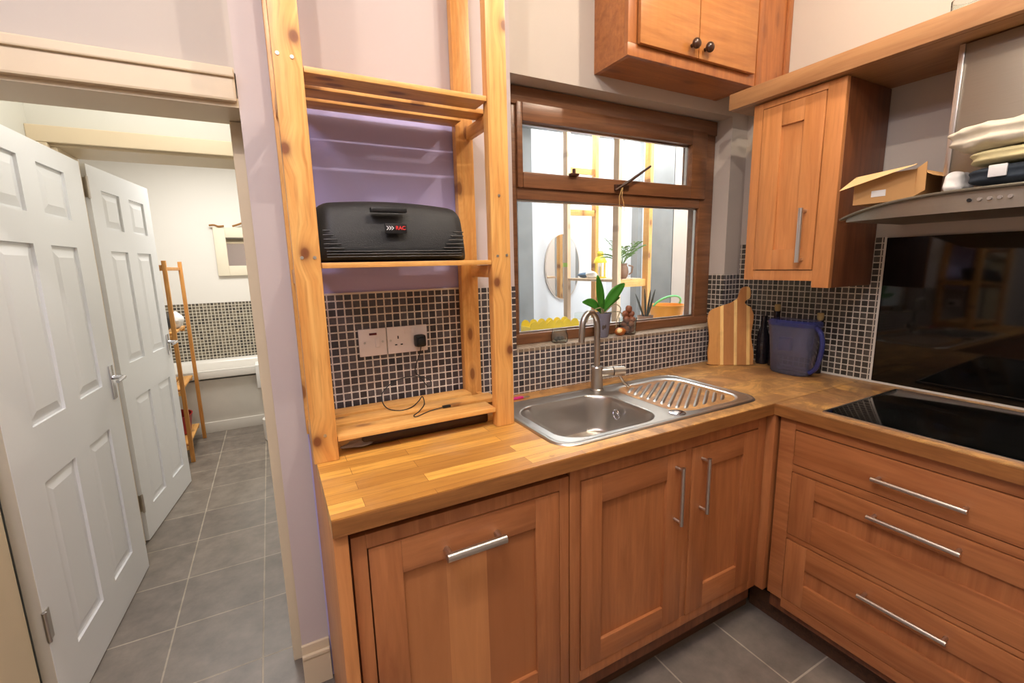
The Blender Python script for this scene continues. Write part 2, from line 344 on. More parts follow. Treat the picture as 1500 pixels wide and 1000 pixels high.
# ================================================================== SETTING
YW, XW, CZ = 1.53, 2.145, 2.80
ZS = 1.089                                  # window sill ledge
struct('floor', B(-2.0, XW+.1, -2.3, 5.4, -.05, 0), 'floor', label='dark grey slate tiled floor with pale grout lines')
struct('ceiling', B(-2.0, XW+.1, -2.3, 5.4, CZ, CZ+.06), 'ceiling', label='white ceiling over kitchen, hall and bathroom')
mb = MB()
mb.box(.825, 2.03, YW, 1.75, 0, ZS-.012); mb.box(.825, 2.03, YW, 1.75, 2.09, CZ); mb.box(2.03, XW, YW, 1.75, 0, CZ); mb.box(-2.0, -.79, YW, 1.75, 0, CZ); mb.box(-.79, -.027, YW, 1.75, 1.95, CZ)
wb = struct('wall_back', mb, 'wall', label='pale painted kitchen wall holding the window and the hall opening')
mb = MB(); mb.box(-.027, .825, YW, 1.75, 1.885, CZ); mb.box(-.027, .058, YW, 1.75, 0, 1.885); mb.box(.605, .825, YW, 1.75, 0, 1.885)
struct('mauve_wall_section', mb, 'mauve', wb)
struct('lilac_wall_section', B(.058, .605, YW, 1.75, 0, 1.885), 'lilac_shade', wb)  # shadow zone behind the shelf, painted in as a lilac section
mb = MB(); mb.box(.095, .825, YW-.006, YW, .80, 1.336); mb.box(.825, 2.03, YW-.006, YW, .86, ZS-.012); mb.box(2.03, XW-.006, YW-.006, YW, .80, 1.345)
struct('mosaic_tiles', mb, 'tile', wb)
struct('ledge_tiles', B(.825, 2.03, YW-.006, 1.75, ZS-.012, ZS), 'tile_z', wb)
struct('reveal_tiles', B(2.024, 2.03, YW, 1.62, ZS, 1.345), 'tile_x', wb)
struct('switch_cover_strip', B(.145, .60, YW-.008, YW, 1.336, 1.342), 'seal', wb)
wr = struct('wall_right', B(XW, XW+.1, -2.3, 1.75, 0, CZ), 'wall', label='pale painted right wall behind hob and hood')
struct('mosaic_tiles', B(XW-.006, XW, .905, YW-.006, .80, 1.49), 'tile_x', wr)
struct('tile_edge_trim', B(XW-.010, XW, .897, .905, .911, 1.49), 'seal', wr)
struct('sealant_line', B(XW-.012, XW-.004, -.3, YW-.01, .9105, .918), 'seal', wr)
struct('wall_front', B(-2.0, XW+.1, -2.4, -2.3, 0, CZ), 'wall', label='pale painted kitchen wall opposite the window')
struct('wall_left', B(-2.1, -2.0, -2.3, 5.4, 0, CZ), 'wall', label='pale painted far left wall')
# hall and bathroom
struct('wall_hall_left', B(-.90, -.80, 1.75, 2.62, 0, CZ), 'wall_hall', label='cream hall wall hidden behind the open white door')
struct('wall_hall_right', B(-.0, .10, 1.75, 2.62, 0, CZ), 'wall_hall', label='cream right wall of the short hall')
mb = MB(); mb.box(-2.0, -.755, 2.62, 2.86, 0, CZ); mb.box(-.0, .6, 2.62, 2.86, 0, CZ); mb.box(-.755, -.0, 2.62, 2.86, 1.99, CZ)
struct('wall_hall_end', mb, 'wall_hall', label='cream wall above the bathroom doorway')
wbt = struct('wall_bathroom_back', B(-2.0, .6, 5.3, 5.4, 0, CZ), 'wall_bath', label='white bathroom wall above the mosaic tiles')
struct('mosaic_tiles', B(-1.95, .55, 5.29, 5.3, .5, 1.112), 'tile_bath', wbt)
struct('wall_bathroom_right', B(.5, .6, 2.86, 5.3, 0, CZ), 'wall_bath', label='white bathroom side wall')
# woodwork
mb = MB()
mb.box(-.060, -.0275, 1.66, 1.76, 0, 1.86, .003)
mb.box(-.80, -.725, YW-.016, 1.70, 0, 1.86, .004)
mb.box(-.80, -.0275, YW-.004, 1.70, 1.861, 1.885)
struct('trim_1', mb, 'gloss', label='cream door lining around the hall opening')
mb = MB(); mb.box(-.87, -.03, YW-.022, YW, 1.872, 1.955, .006); mb.box(-.87, -.03, YW-.030, YW-.02, 1.93, 1.955, .004); mb.box(-.87, -.80, YW-.02, YW, 0, 1.88, .005)
struct('trim_2', mb, 'gloss', label='cream painted architrave above the hall opening')
mb = MB(); mb.box(-.755, -.72, 2.615, 2.86, 0, 1.94, .003); mb.box(-.040, -.005, 2.615, 2.86, 0, 1.94, .003); mb.box(-.754, -.006, 2.615, 2.86, 1.94, 1.99, .003)
mb.box(-.80, -.74, 2.585, 2.614, 0, 1.949, .004); mb.box(-.022, -.001, 2.585, 2.614, 0, 1.949, .004); mb.box(-.80, -.001, 2.585, 2.614, 1.95, 2.015, .004)
struct('trim_3', mb, 'gloss', label='cream frame around the bathroom doorway')
mb = MB(); mb.box(-.030, .058, YW-.016, YW, 0, .125, .002); mb.box(-.030, .058, YW-.010, YW, .125, .16, .004); mb.box(-.030, .058, YW-.020, YW, .112, .126, .003)
struct('baseboard_back', mb, 'gloss', label='cream moulded skirting on the narrow wall beside the worktop')

# six panel doors
def panel_door(name, hinge, free, width_u, z1, cols, rows, th=.035, label='', edge=None, inward=1):
    h = Vector((hinge[0], hinge[1], 0)); d = Vector((free[0]-hinge[0], free[1]-hinge[1], 0)); L = d.length; ang = math.atan2(d.y, d.x)
    mb = MB(); rails = []; cols_ = [0]+[c for p in cols for c in p]+[L]; rows_ = [.006]+[r for p in rows for r in p]+[z1]
    # visible face at local y = 0, the leaf behind it (positive y = left of travel direction)
    for i in range(0, len(cols_), 2): mb.box(cols_[i], cols_[i+1], 0, th, .006, z1)
    for (c0, c1) in cols:
        for j in range(0, len(rows_), 2): mb.box(c0, c1, 0, th, rows_[j], rows_[j+1])
        for (r0, r1) in rows:
            mb.box(c0, c1, .010, th-.010, r0, r1)
            m, q = .010, .042
            for y0, y1 in ((.010, .002), (th-.010, th-.002)):
                A = [(c0+m, y0, r0+m), (c1-m, y0, r0+m), (c1-m, y0, r1-m), (c0+m, y0, r1-m)]
                Bq = [(c0+q, y1, r0+q), (c1-q, y1, r0+q), (c1-q, y1, r1-q), (c0+q, y1, r1-q)]
                va = [mb.bm.verts.new(p) for p in A]; vb = [mb.bm.verts.new(p) for p in Bq]
                mb.bm.faces.new(vb)
                for k in range(4): mb.bm.faces.new((va[k], va[(k+1) % 4], vb[(k+1) % 4], vb[k]))
    o = mb.build(name, 'door', None, smooth=False); o.location = (hinge[0], hinge[1], 0); o.rotation_euler = (0, 0, ang)
    o['kind'] = 'structure'; o['label'] = label; o['category'] = 'door'; WM[o.name] = Matrix.Translation(h) @ Matrix.Rotation(ang, 4, 'Z')
    return o, L
# door 1: hinge near the kitchen, free edge towards the bathroom
d1, L1 = panel_door('door_1', (-.7083, 1.749), (-.659, 2.607), .86, 1.885, [(.15, .37), (.49, .70)], [(.18, .765), (.95, 1.525), (1.63, 1.812)],
                    label='near white six panel door standing open along the hall')
def lever(parent, u, z, side=-1, yface=0):
    mb = MB(); mb.box(u-.02, u+.02, yface, yface+side*.006, z-.075, z+.075, .002); mb.build('handle_plate', 'chrome', parent, local=True)
    mb = MB(); mb.cyl((u, yface, z+.02), (u, yface+side*.045, z+.02), .009)
    mb.tube([(u, yface+side*.045, z+.02), (u-.03, yface+side*.048, z+.02), (u-.10, yface+side*.046, z+.018)], [.009, .008, .007]); mb.build('lever_handle', 'chrome', parent, local=True)
mb = MB(); mb.box(L1-.001, L1+.002, .008, .028, .86, 1.03); mb.build('latch_plate', 'chrome', d1, local=True)
mb = MB(); mb.box(L1-.075, L1-.035, -.006, 0, .87, 1.02, .002) ; mb.build('handle_plate', 'chrome', d1, local=True)
mb = MB(); mb.cyl((L1-.055, -.006, .965), (L1-.055, -.05, .965), .009); mb.tube([(L1-.055, -.045, .965), (L1-.075, -.048, .965), (L1-.135, -.046, .960)], [.009, .008, .007]); mb.build('lever_handle', 'chrome', d1, local=True)
MB().box(-.0015, 0, .001, .034, .01, 1.88).build('hinge_edge', 'doordirty', d1, local=True, smooth=False)
for z in (.36, 1.62):
    mb = MB(); mb.box(-.003, .028, -.003, .004, z-.05, z+.05); mb.cyl((-.003, -.004, z-.05), (-.003, -.004, z+.05), .006); mb.build('hinge', 'bar', d1, local=True)
d2, L2 = panel_door('door_2', (-.706, 2.877), (-.610, 3.60), .73, 1.928, [(.115, .312), (.43, .63)], [(.165, .765), (.955, 1.53), (1.638, 1.823)],
                    label='far white six panel door standing open into the bathroom')
for z in (.22, 1.82):
    mb = MB(); mb.box(-.004, .0, .002, .034, z-.045, z+.045); mb.cyl((-.006, 0, z-.05), (-.006, 0, z+.05), .006); mb.build('hinge', 'bar', d2, local=True)
mb = MB(); mb.box(L2-.07, L2-.03, -.006, 0, .90, 1.03, .002); mb.build('handle_plate', 'chrome', d2, local=True)
mb = MB(); mb.cyl((L2-.05, -.006, .98), (L2-.05, -.05, .98), .009); mb.tube([(L2-.05, -.05, .98), (L2-.12, -.052, .975)], [.009, .007]); mb.build('lever_handle', 'chrome', d2, local=True)

# ------------------------------------------------------------------ window
fx0, fx1, fz0, fz1, fy = .868, 2.024, ZS, 2.085, 1.615
mb = MB()
gz0, gz1, tz0, tz1 = 1.133, 1.672, 1.775, 1.962
gx0, gx1, tx0, tx1 = .890, 1.928, .915, 1.852
mb.box(fx0, gx0, fy, fy+.07, fz0, fz1, .004); mb.box(gx1, fx1, fy, fy+.07, fz0, fz1, .004)
mb.box(fx0, fx1, fy-.004, fy+.07, fz0, gz0, .006); mb.box(fx0, fx1, fy-.008, fy+.07, 2.02, fz1, .004)
mb.box(gx0, gx1, fy, fy+.07, gz1, 1.72, .005)
win = struct('window_1', mb, 'winwood', label='brown wooden kitchen window looking into the bright lean-to', smooth=True)
win['kind'] = 'structure'
mb = MB(); mb.box(gx0, tx0, fy-.012, fy+.05, 1.715, 2.03, .006); mb.box(tx1, 1.955, fy-.012, fy+.05, 1.715, 2.03, .006)
mb.box(tx0, tx1, fy-.012, fy+.05, 1.715, tz0, .006); mb.box(tx0, tx1, fy-.012, fy+.05, tz1, 2.03, .006); mb.build('window_sash', 'winwood', win)
mb = MB(); 
for a in ((gx0, gx1, gz0, gz1), (tx0, tx1, tz0, tz1)):
    x0, x1, z0, z1 = a; e = .006
    mb.box(x0, x0+e, fy+.016, fy+.03, z0, z1); mb.box(x1-e, x1, fy+.016, fy+.03, z0, z1); mb.box(x0, x1, fy+.016, fy+.03, z0, z0+e); mb.box(x0, x1, fy+.016, fy+.03, z1-e, z1)
mb.build('glazing_bead', 'bar', win, smooth=False)
B(gx0, gx1, fy+.031, fy+.035, gz0, gz1).build('pane', 'glass', win, smooth=False)
B(tx0, tx1, fy+.031, fy+.035, tz0, tz1).build('pane', 'glass', win, smooth=False)
mb = MB(); c = Vector((1.42, fy-.02, 1.765)); mb.box(c.x-.05, c.x+.03, fy-.02, fy-.008, c.z-.035, c.z-.012, .003)
mb.tube([(c.x-.06, fy-.03, 1.725), (c.x+.0, fy-.035, 1.757), (c.x+.125, fy-.05, 1.835)], [.006, .007, .005]); mb.cyl((c.x-.03, fy-.035, 1.745), (c.x-.03, fy-.008, 1.745), .008)
mb.build('window_stay', 'darkwood', win)
mb = MB(); mb.tube([(1.40, fy-.035, 1.75), (1.385, fy-.03, 1.70), (1.395, fy-.02, 1.665), (1.415, fy-.03, 1.64), (1.41, fy-.03, 1.675), (1.395, fy-.035, 1.70), (1.40, fy-.035, 1.75)], .0018, 6); mb.build('string_loop', 'string', win)
mb = MB(); mb.box(1.13, 1.17, fy-.03, fy-.01, 1.772, 1.782, .002); mb.cyl((1.15, fy-.02, 1.78), (1.15, fy-.02, 1.80), .007); mb.build('window_catch', 'darkwood', win)

# ================================================================== BASE UNITS
WT, WB_ = .91, .868
def bar_handle(parent, p0, p1, out, r=.006, post=.03, mat='bar', square=True):
    """handle bar p0-p1 standing off by post along direction out (towards the room)"""
    p0, p1, out = Vector(p0), Vector(p1), Vector(out); d = (p1-p0).normalized(); mb = MB()
    a, b = p0+out*post, p1+out*post
    mb.cyl(a-d*.004, b+d*.004, r, seg=16)
    for q in (p0+d*.006, p1-d*.006): mb.cyl(q, q+out*post, r*.8, seg=10)
    return mb.build('handle', mat, parent)
def front(mb_o, ax, plane, th):
    s = 1
    if ax == 'y': return lambda a0, a1, d0, d1, z0, z1, bev=.0015: mb_o.box(a0, a1, plane+d0, plane+d1, z0, z1, bev)
    return lambda a0, a1, d0, d1, z0, z1, bev=.0015: mb_o.box(plane+d0, plane+d1, a0, a1, z0, z1, bev)
def shaker(parent, name, ax, plane, a0, a1, z0, z1, sl, sr, rt, rb, th=.02, mats=('oak', 'oak_x'), staves=None):
    p = MB(); f = front(p, ax, plane, th); f(a0+.002, a1-.002, .010, .018, z0+.002, z1-.002, 0); o = p.build(name, staves or mats[0], parent, smooth=False)
    for b0, b1 in ((a0, a0+sl), (a1-sr, a1)): q = MB(); f = front(q, ax, plane, th); f(b0, b1, 0, th, z0, z1); q.build('stile', mats[0], o)
    for b0, b1 in ((z1-rt, z1), (z0, z0+rb)): q = MB(); f = front(q, ax, plane, th); f(a0+sl, a1-sr, 0, th, b0, b1); q.build('rail', mats[1], o)
    return o
# a panel made of joined staves of slightly different tone
t = NT('staved_oak_panel'); v = t.mapping(loc=(.176, 0, 0)); sp = t.n('ShaderNodeSeparateXYZ'); t.l(v, sp.inputs[0])
q1 = t.n('ShaderNodeMath', operation='MULTIPLY'); q1.inputs[1].default_value = 1/.108; t.l(sp.outputs[0], q1.inputs[0])
q2 = t.n('ShaderNodeMath', operation='FLOOR'); t.l(q1.outputs[0], q2.inputs[0]); wn_ = t.n('ShaderNodeTexWhiteNoise', noise_dimensions='1D'); t.l(q2.outputs[0], wn_.inputs['W'])
v2 = t.mapping(scale=(1, 1, .08)); g = t.noise(v2, 26, 5, .6, 1)
t.set(Base_Color=t.mix(t.ramp(g, [(.35, 0.0), (.8, .4)]), t.mix(wn_.outputs[0], lin((206, 140, 86)), lin((160, 98, 56))), lin((146, 88, 48))), Roughness=.4); M['staves'] = t.m

FY = .955
# appliance cabinet at the left end
c1 = thing('base_cabinet', 'honey oak end cabinet with one wide drop front and horizontal chrome handle', 'cabinet', (.38, 1.23, 0))
mb = MB(); mb.box(.095, .671, FY+.022, YW-.002, .10, WB_-.002); mb.build('carcass', 'oak_dk', c1, smooth=False)
mb = MB(); mb.box(.098, .13, FY, FY+.022, .165, .842, .001); mb.box(.640, .671, FY, FY+.022, .165, .842, .001); mb.box(.13, .64, FY, FY+.022, .808, .842, .001); mb.box(.13, .64, FY, FY+.022, .165, .20, .001)
mb.build('face_frame', 'oak', c1)
dr = shaker(c1, 'door', 'y', FY-.003, .133, .637, .203, .805, .072, .075, .082, .072, staves='staves')
bar_handle(dr, (.305, FY-.003, .747), (.452, FY-.003, .747), (0, -1, 0), .011, .034, 'bar')
B(.095, .671, FY+.075, FY+.09, 0, .10).build('plinth', 'plinth', c1, smooth=False)
single(B(.062, .092, .937, YW-.02, .002, WB_-.002, bev=.002), 'end_panel', 'oak_lt', 'pale oak end panel closing the left end of the base units', 'panel')
# sink cabinet
c2 = thing('base_cabinet', 'two door honey oak cabinet under the steel sink', 'cabinet', (1.1, 1.23, 0))
mb = MB(); mb.box(.675, 1.545, FY+.022, YW-.002, .10, .70); mb.build('carcass', 'oak_dk', c2, smooth=False)
mb = MB(); mb.box(.675, .710, FY, FY+.022, .165, WB_-.002, .001); mb.box(1.130, 1.158, FY, FY+.022, .2, .818, .001); mb.box(1.502, 1.545, FY, FY+.022, .165, WB_-.002, .001)
mb.box(.71, 1.502, FY, FY+.022, .818, WB_-.002, .001); mb.box(.71, 1.502, FY, FY+.022, .165, .20, .001); mb.build('face_frame', 'oak', c2)
dA = shaker(c2, 'door', 'y', FY-.003, .713, 1.128, .203, .815, .074, .080, .082, .074)
dB = shaker(c2, 'door', 'y', FY-.003, 1.160, 1.500, .203, .815, .083, .078, .078, .090)
bar_handle(dA, (1.085, FY-.003, .585), (1.085, FY-.003, .775), (0, -1, 0), .0068)
bar_handle(dB, (1.205, FY-.003, .592), (1.205, FY-.003, .778), (0, -1, 0), .0068)
B(.675, 1.62, FY+.075, FY+.09, 0, .10).build('plinth', 'plinth', c2, smooth=False)
# corner post
single(MB().box(1.550, 1.600, FY-.03, FY+.022, .165, WB_-.002, .002), 'corner_post', 'oak', 'narrow honey oak post filling the corner between the two cabinet runs', 'post')
# drawer unit
FX = 1.565
c3 = thing('drawer_unit', 'three drawer honey oak unit below the black hob', 'drawers', (1.85, .5, 0))
mb = MB(); mb.box(FX+.022, XW-.005, .13, .915, .10, WB_-.002); mb.build('carcass', 'oak_dk', c3, smooth=False)
mb = MB(); mb.box(FX, FX+.022, .862, .915, .165, WB_-.002, .001); mb.box(FX, FX+.022, .10, .152, .165, WB_-.002, .001)
mb.box(FX, FX+.022, .152, .862, .83, WB_-.002, .001); mb.box(FX, FX+.022, .152, .862, .675, .702, .001); mb.box(FX, FX+.022, .152, .862, .418, .436, .001); mb.box(FX, FX+.022, .152, .862, .135, .175, .001)
mb.build('face_frame', 'oak_y', c3)
P_ = FX-.003
o_ = MB(); f = front(o_, 'x', P_, .02); f(.155, .859, 0, .02, .705, .827, .002); e1 = o_.build('drawer', 'oak_y', c3)
e2 = shaker(c3, 'drawer', 'x', P_, .155, .859, .439, .672, .078, .078, .070, .098, mats=('oak', 'oak_y'))
e3 = shaker(c3, 'drawer', 'x', P_, .155, .859, .178, .415, .070, .070, .085, .092, mats=('oak', 'oak_y'))
for e, z in ((e1, .760), (e2, .637), (e3, .368)): bar_handle(e, (P_, .405, z), (P_, .612, z), (-1, 0, 0), .0068)
B(FX+.075, FX+.09, .10, 1.03, 0, .10).build('plinth', 'plinth', c3, smooth=False)
c4 = thing('base_cabinet', 'honey oak cabinet right of the drawer unit, under the end of the hob worktop', 'cabinet', (1.85, -.15, 0))
mb = MB(); mb.box(FX+.022, XW-.005, -.45, .095, .10, WB_-.002); mb.build('carcass', 'oak_dk', c4, smooth=False)
dC = shaker(c4, 'door', 'x', P_, -.44, .095, .178, .827, .08, .08, .08, .09)
B(FX+.075, FX+.09, -.45, .095, 0, .10).build('plinth', 'plinth', c4, smooth=False)

# worktops
mb = MB(); hx0, hx1, hy0, hy1 = .69, 1.12, 1.005, 1.37
for a in ((.062, hx0, .93, YW-.008), (hx0, hx1, .93, hy0), (hx0, hx1, hy1, YW-.008), (hx1, XW-.008, .93, YW-.008)): mb.box(a[0], a[1], a[2], a[3], WB_, WT)
wt1 = single(mb, 'worktop', 'top_x', 'oak block worktop below the window, yellow at its left end and worn by the sink', 'worktop', base=(0, 0, 0), smooth=False)
MB().box(.062, 1.545, .9285, .930, WB_+.001, WT-.0025).build('shaded_front_edge', 'edge', wt1, smooth=False)  # thin strip carrying the painted shade of the front edge
wt2 = single(B(1.545, XW-.008, -.45, .9285, WB_, WT), 'worktop', 'top_y', 'oak block worktop carrying the black hob along the right wall', 'worktop', base=(0, 0, 0), smooth=False)
MB().box(1.5435, 1.545, -.45, .9285, WB_+.001, WT-.0025).build('shaded_front_edge', 'edge_y', wt2, smooth=False)

# ================================================================== SINK
sx0, sx1, sy0, sy1, sr = .664, 1.560, .978, 1.432, .075
bx0, bx1, by0, by1, brd = .712, 1.100, 1.022, 1.352, .085
def sdrr(x, y, x0, x1, y0, y1, r):
    qx = abs(x-(x0+x1)/2)-(x1-x0)/2+r; qy = abs(y-(y0+y1)/2)-(y1-y0)/2+r
    return math.hypot(max(qx, 0), max(qy, 0))+min(max(qx, qy), 0)-r
def sstep(a, b, x):
    t_ = min(1, max(0, (x-a)/(b-a))); return t_*t_*(3-2*t_)
def sink_f(u, v):
    x = sx0+u*(sx1-sx0); y = sy0+v*(sy1-sy0)
    cx = sx0+sr if x < sx0+sr else (sx1-sr if x > sx1-sr else None); cy = sy0+sr if y < sy0+sr else (sy1-sr if y > sy1-sr else None)
    if cx is not None and cy is not None:
        a = (x-cx)/sr; b = (y-cy)/sr; x = cx+sr*a*math.sqrt(1-b*b/2); y = cy+sr*b*math.sqrt(1-a*a/2)
    z = WT+.0055
    e = sdrr(x, y, sx0, sx1, sy0, sy1, sr); z -= .005*sstep(-.006, 0, e)
    z -= .0018*sstep(-.012, -.022, e)
    d = sdrr(x, y, bx0, bx1, by0, by1, brd)
    z -= .135*sstep(.004, -.022, d)+.012*sstep(-.02, -.14, d)
    dd = sdrr(x, y, 1.165, 1.525, 1.015, 1.392, .09)
    k = sstep(.0, -.014, dd); z -= .004*k
    if dd < -.03:
        p = (x*math.sin(.62)-y*math.cos(.62))/.028; rr_ = abs((p % 1)-.5)*2
        q = (x*math.cos(.62)+y*math.sin(.62)); 
        z += .0035*sstep(.40, .9, rr_)*sstep(-.03, -.06, dd)
    return (x, y, z)
sk = thing('kitchen_sink', 'stainless steel inset sink with bowl left and ribbed drainer right', 'sink', (1.1, 1.2, WT))
mb = MB().grid(260, 130, sink_f); so = mb.build('basin', 'steel', sk, auto=60); so.modifiers.new('solid', 'SOLIDIFY').thickness = .0008
mb = MB(); mb.lathe([(.030, 0), (.034, .002), (.030, .004), (.018, .002), (.006, .001)], (.905, 1.187, WT-.1462), 24); mb.build('plughole', 'chrome', sk)
mb = MB(); mb.tube([(1.078+.02*0, 1.232+.017*math.cos(a), WT-.045+.017*math.sin(a)) for a in [i*PI/10 for i in range(20)]]+[(1.078, 1.249, WT-.045)], .003, 8)
mb.cyl((1.0765, 1.232, WT-.045), (1.082, 1.232, WT-.045), .008); mb.build('overflow', 'chrome', sk)
mb = MB(); mb.lathe([(.028, 0), (.028, .003), (.022, .005), (.006, .005)], (1.165, 1.028, WT+.0037), 28); mb.build('waste_control_cap', 'chrome', sk)

# tap
tp = thing('mixer_tap', 'brushed steel swan neck mixer tap behind the sink bowl', 'tap', (1.115, 1.395, WT+.004))
X0, Y0 = 1.118, 1.395
mb = MB(); mb.lathe([(.028, 0), (.028, .004), (.024, .008), (.023, .088), (.024, .094), (.022, .098), (.012, .1)], (X0, Y0, WT+.0035), 28); mb.build('body', 'satin', tp)
pts = [(X0, Y0, 1.005), (X0, Y0, 1.06), (X0, Y0, 1.12), (X0, Y0, 1.17)]
R_ = .046
for i in range(1, 15):
    a = i*PI/14; k = R_-R_*math.cos(a); pts.append((X0-k*.95, Y0-k*.2, 1.17+.060*math.sin(a)))
pts += [(X0-2*R_*.95-.002, Y0-2*R_*.2, 1.14), (X0-2*R_*.95-.003, Y0-2*R_*.2, 1.118)]
mb = MB(); mb.tube(pts, .0118, 20); mb.build('spout', 'satin', tp)
mb = MB(); mb.cyl((X0+.015, Y0-.004, .985), (X0+.062, Y0-.018, .985), .019, .020); mb.build('valve_arm', 'satin', tp)
mb = MB(); mb.cyl((X0+.060, Y0-.0175, .985), (X0+.066, Y0-.019, .985), .0165); mb.build('seal_ring', 'black', tp)
mb = MB(); mb.cyl((X0+.066, Y0-.019, .985), (X0+.112, Y0-.033, .985), .0205, .019)
mb.tube([(X0+.090, Y0-.027, .972), (X0+.112, Y0-.034, .935), (X0+.130, Y0-.040, .918)], [.0055, .005, .0055]); mb.build('lever', 'satin', tp)

# hob, splashback
hb = thing('ceramic_hob', 'black glass ceramic hob set into the right worktop', 'hob', (1.82, .49, WT))
MB().box(1.583, 2.070, .190, .782, WT, WT+.006, .002).build('glass_top', 'blackglass', hb)
mb = MB(); mb.box(1.577, 1.583, .184, .788, WT, WT+.0065, .001); mb.box(2.070, 2.076, .184, .788, WT, WT+.0065); mb.box(1.583, 2.070, .782, .788, WT, WT+.0065); mb.box(1.583, 2.070, .184, .190, WT, WT+.0065); mb.build('steel_rim', 'bar', hb, smooth=False)
single(B(XW-.012, XW-.001, -.05, .896, .919, 1.487, bev=.001), 'splashback', 'blackglass', 'black glass splashback on the wall behind the hob', 'splashback')

# hood
hd = thing('cooker_hood', 'grey steel extractor hood with curved smoked glass canopy', 'hood', (1.9, .49, 1.53))
yc, hw = .485, .385
def arch(y):
    t_ = min(1, abs((y-yc)/hw)); return 1.545+.046*(1-t_**2.6)
mb = MB()
def canopy(u, v):
    y = yc-hw+2*hw*u; fxr = 1.655+.07*abs((y-yc)/hw)**3; x = fxr+(XW-.015-fxr)*v; return (x, y, arch(y)-.0)
mb.grid(48, 6, canopy); g_ = mb.build('glass_canopy', 'hoodglass', hd, auto=60); g_.modifiers.new('solid', 'SOLIDIFY').thickness = .008
mb = MB()
ys = [yc-hw*.94+2*hw*.94*i/40 for i in range(41)]
poly = [(0, y, arch(y)-.007) for y in ys]+[(0, y, min(1.532, arch(y)-.010)) for y in reversed(ys)]
a = [mb.bm.verts.new((1.668+.07*abs((p[1]-yc)/hw)**3, p[1], p[2])) for p in poly]; b = [mb.bm.verts.new((XW-.02, p[1], p[2])) for p in poly]
n = len(a); mb.bm.faces.new(b[::-1])
for i in range(n): mb.bm.faces.new((a[i], b[i], b[(i+1) % n], a[(i+1) % n]))
for i in range(40): mb.bm.faces.new((a[i], a[i+1], a[n-2-i], a[n-1-i]))
mb.build('hood_body', 'hoodsteel', hd, auto=50)
for i, y in enumerate((.526, .506, .487, .468, .449)):
    MB().cyl((1.669, y, 1.560), (1.662, y, 1.560), .0045, seg=14).build('button', 'bar' if i else 'black', hd)
MB().box(1.90, XW-.004, .345, .668, 1.60, 2.035, .001).build('chimney', 'hoodsteel', hd)
MB().box(1.893, 1.900, .655, .668, 1.60, 2.035, .001).build('chimney_edge', 'bar', hd)

# ================================================================== WALL CABINETS
c5 = thing('wall_cabinet', 'tall light oak wall cabinet with one door and long chrome handle', 'cabinet', (2.0, 1.1, 1.32))
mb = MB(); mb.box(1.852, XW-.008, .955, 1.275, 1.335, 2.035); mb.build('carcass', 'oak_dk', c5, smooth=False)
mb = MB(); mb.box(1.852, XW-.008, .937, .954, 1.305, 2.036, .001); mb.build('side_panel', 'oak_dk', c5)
mb = MB(); mb.box(1.83, 1.852, .937, .998, 1.305, 2.036, .002); mb.box(1.83, 1.852, 1.240, 1.280, 1.33, 2.036, .002); mb.box(1.83, 1.852, .998, 1.240, 2.012, 2.036, .001); mb.box(1.832, 1.852, .998, 1.240, 1.33, 1.370, .001)
mb.build('face_frame', 'oak_lt', c5)
dD = shaker(c5, 'door', 'x', 1.827, 1.001, 1.237, 1.373, 2.009, .072, .078, .080, .080, mats=('oak_lt', 'oak_lt'))
bar_handle(dD, (1.827, 1.040, 1.405), (1.827, 1.040, 1.600), (-1, 0, 0), .0085, .03)
# cornice shelf over the right hand cabinets and hood
mb = MB(); mb.box(1.795, 1.822, -.5, 1.375, 2.040, 2.104, .003); mb.box(1.822, XW-.003, -.5, 1.375, 2.040, 2.058)
single(mb, 'cornice_shelf', 'cornice', 'long oak cornice board running above the tall cabinet and hood', 'shelf', base=(1.8, .4, 2.04))
# overhead cupboard
c6 = thing('overhead_cupboard', 'varnished pine cupboard with two doors high above the window', 'cupboard', (1.6, 1.44, 2.12))
cx0, cx1, cyf = 1.198, 1.905, 1.34
mb = MB(); mb.box(cx0, cx0+.02, cyf+.02, YW-.001, 2.142, 2.785, .001); mb.box(cx1-.02, cx1, cyf+.02, YW-.001, 2.142, 2.785); mb.box(cx0+.0205, cx1-.0205, cyf+.02, YW-.001, 2.143, 2.162); mb.build('carcass', 'oldpine', c6)
mb = MB(); mb.box(cx0, cx1, cyf, cyf+.02, 2.142, 2.185, .002); mb.box(cx0, cx0+.045, cyf, cyf+.02, 2.185, 2.785, .002); mb.box(cx1-.03, cx1, cyf, cyf+.02, 2.185, 2.785, .002); mb.build('face_frame', 'oldpine_z', c6)
for a0, a1, kx in ((1.240, 1.537, 1.497), (1.540, 1.880, 1.570)):
    d_ = MB().box(a0, a1, cyf-.018, cyf-.001, 2.182, 2.78, .004).build('door', 'panelpine', c6)
    MB().cyl((kx, cyf-.018, 2.218), (kx, cyf-.030, 2.218), .007).blob((kx, cyf-.042, 2.218), (.019, .014, .019)).build('knob', 'darkwood', d_)
mb = MB(); mb.box(cx1+.002, XW-.002, cyf+.012, cyf+.03, 2.142, 2.785); mb.box(cx1+.002, cx1+.03, cyf-.004, cyf+.012, 2.142, 2.785, .003); mb.box(XW-.035, XW-.002, cyf+.002, cyf+.012, 2.142, 2.785, .002); mb.build('side_filler', 'oldpine_z', c6)

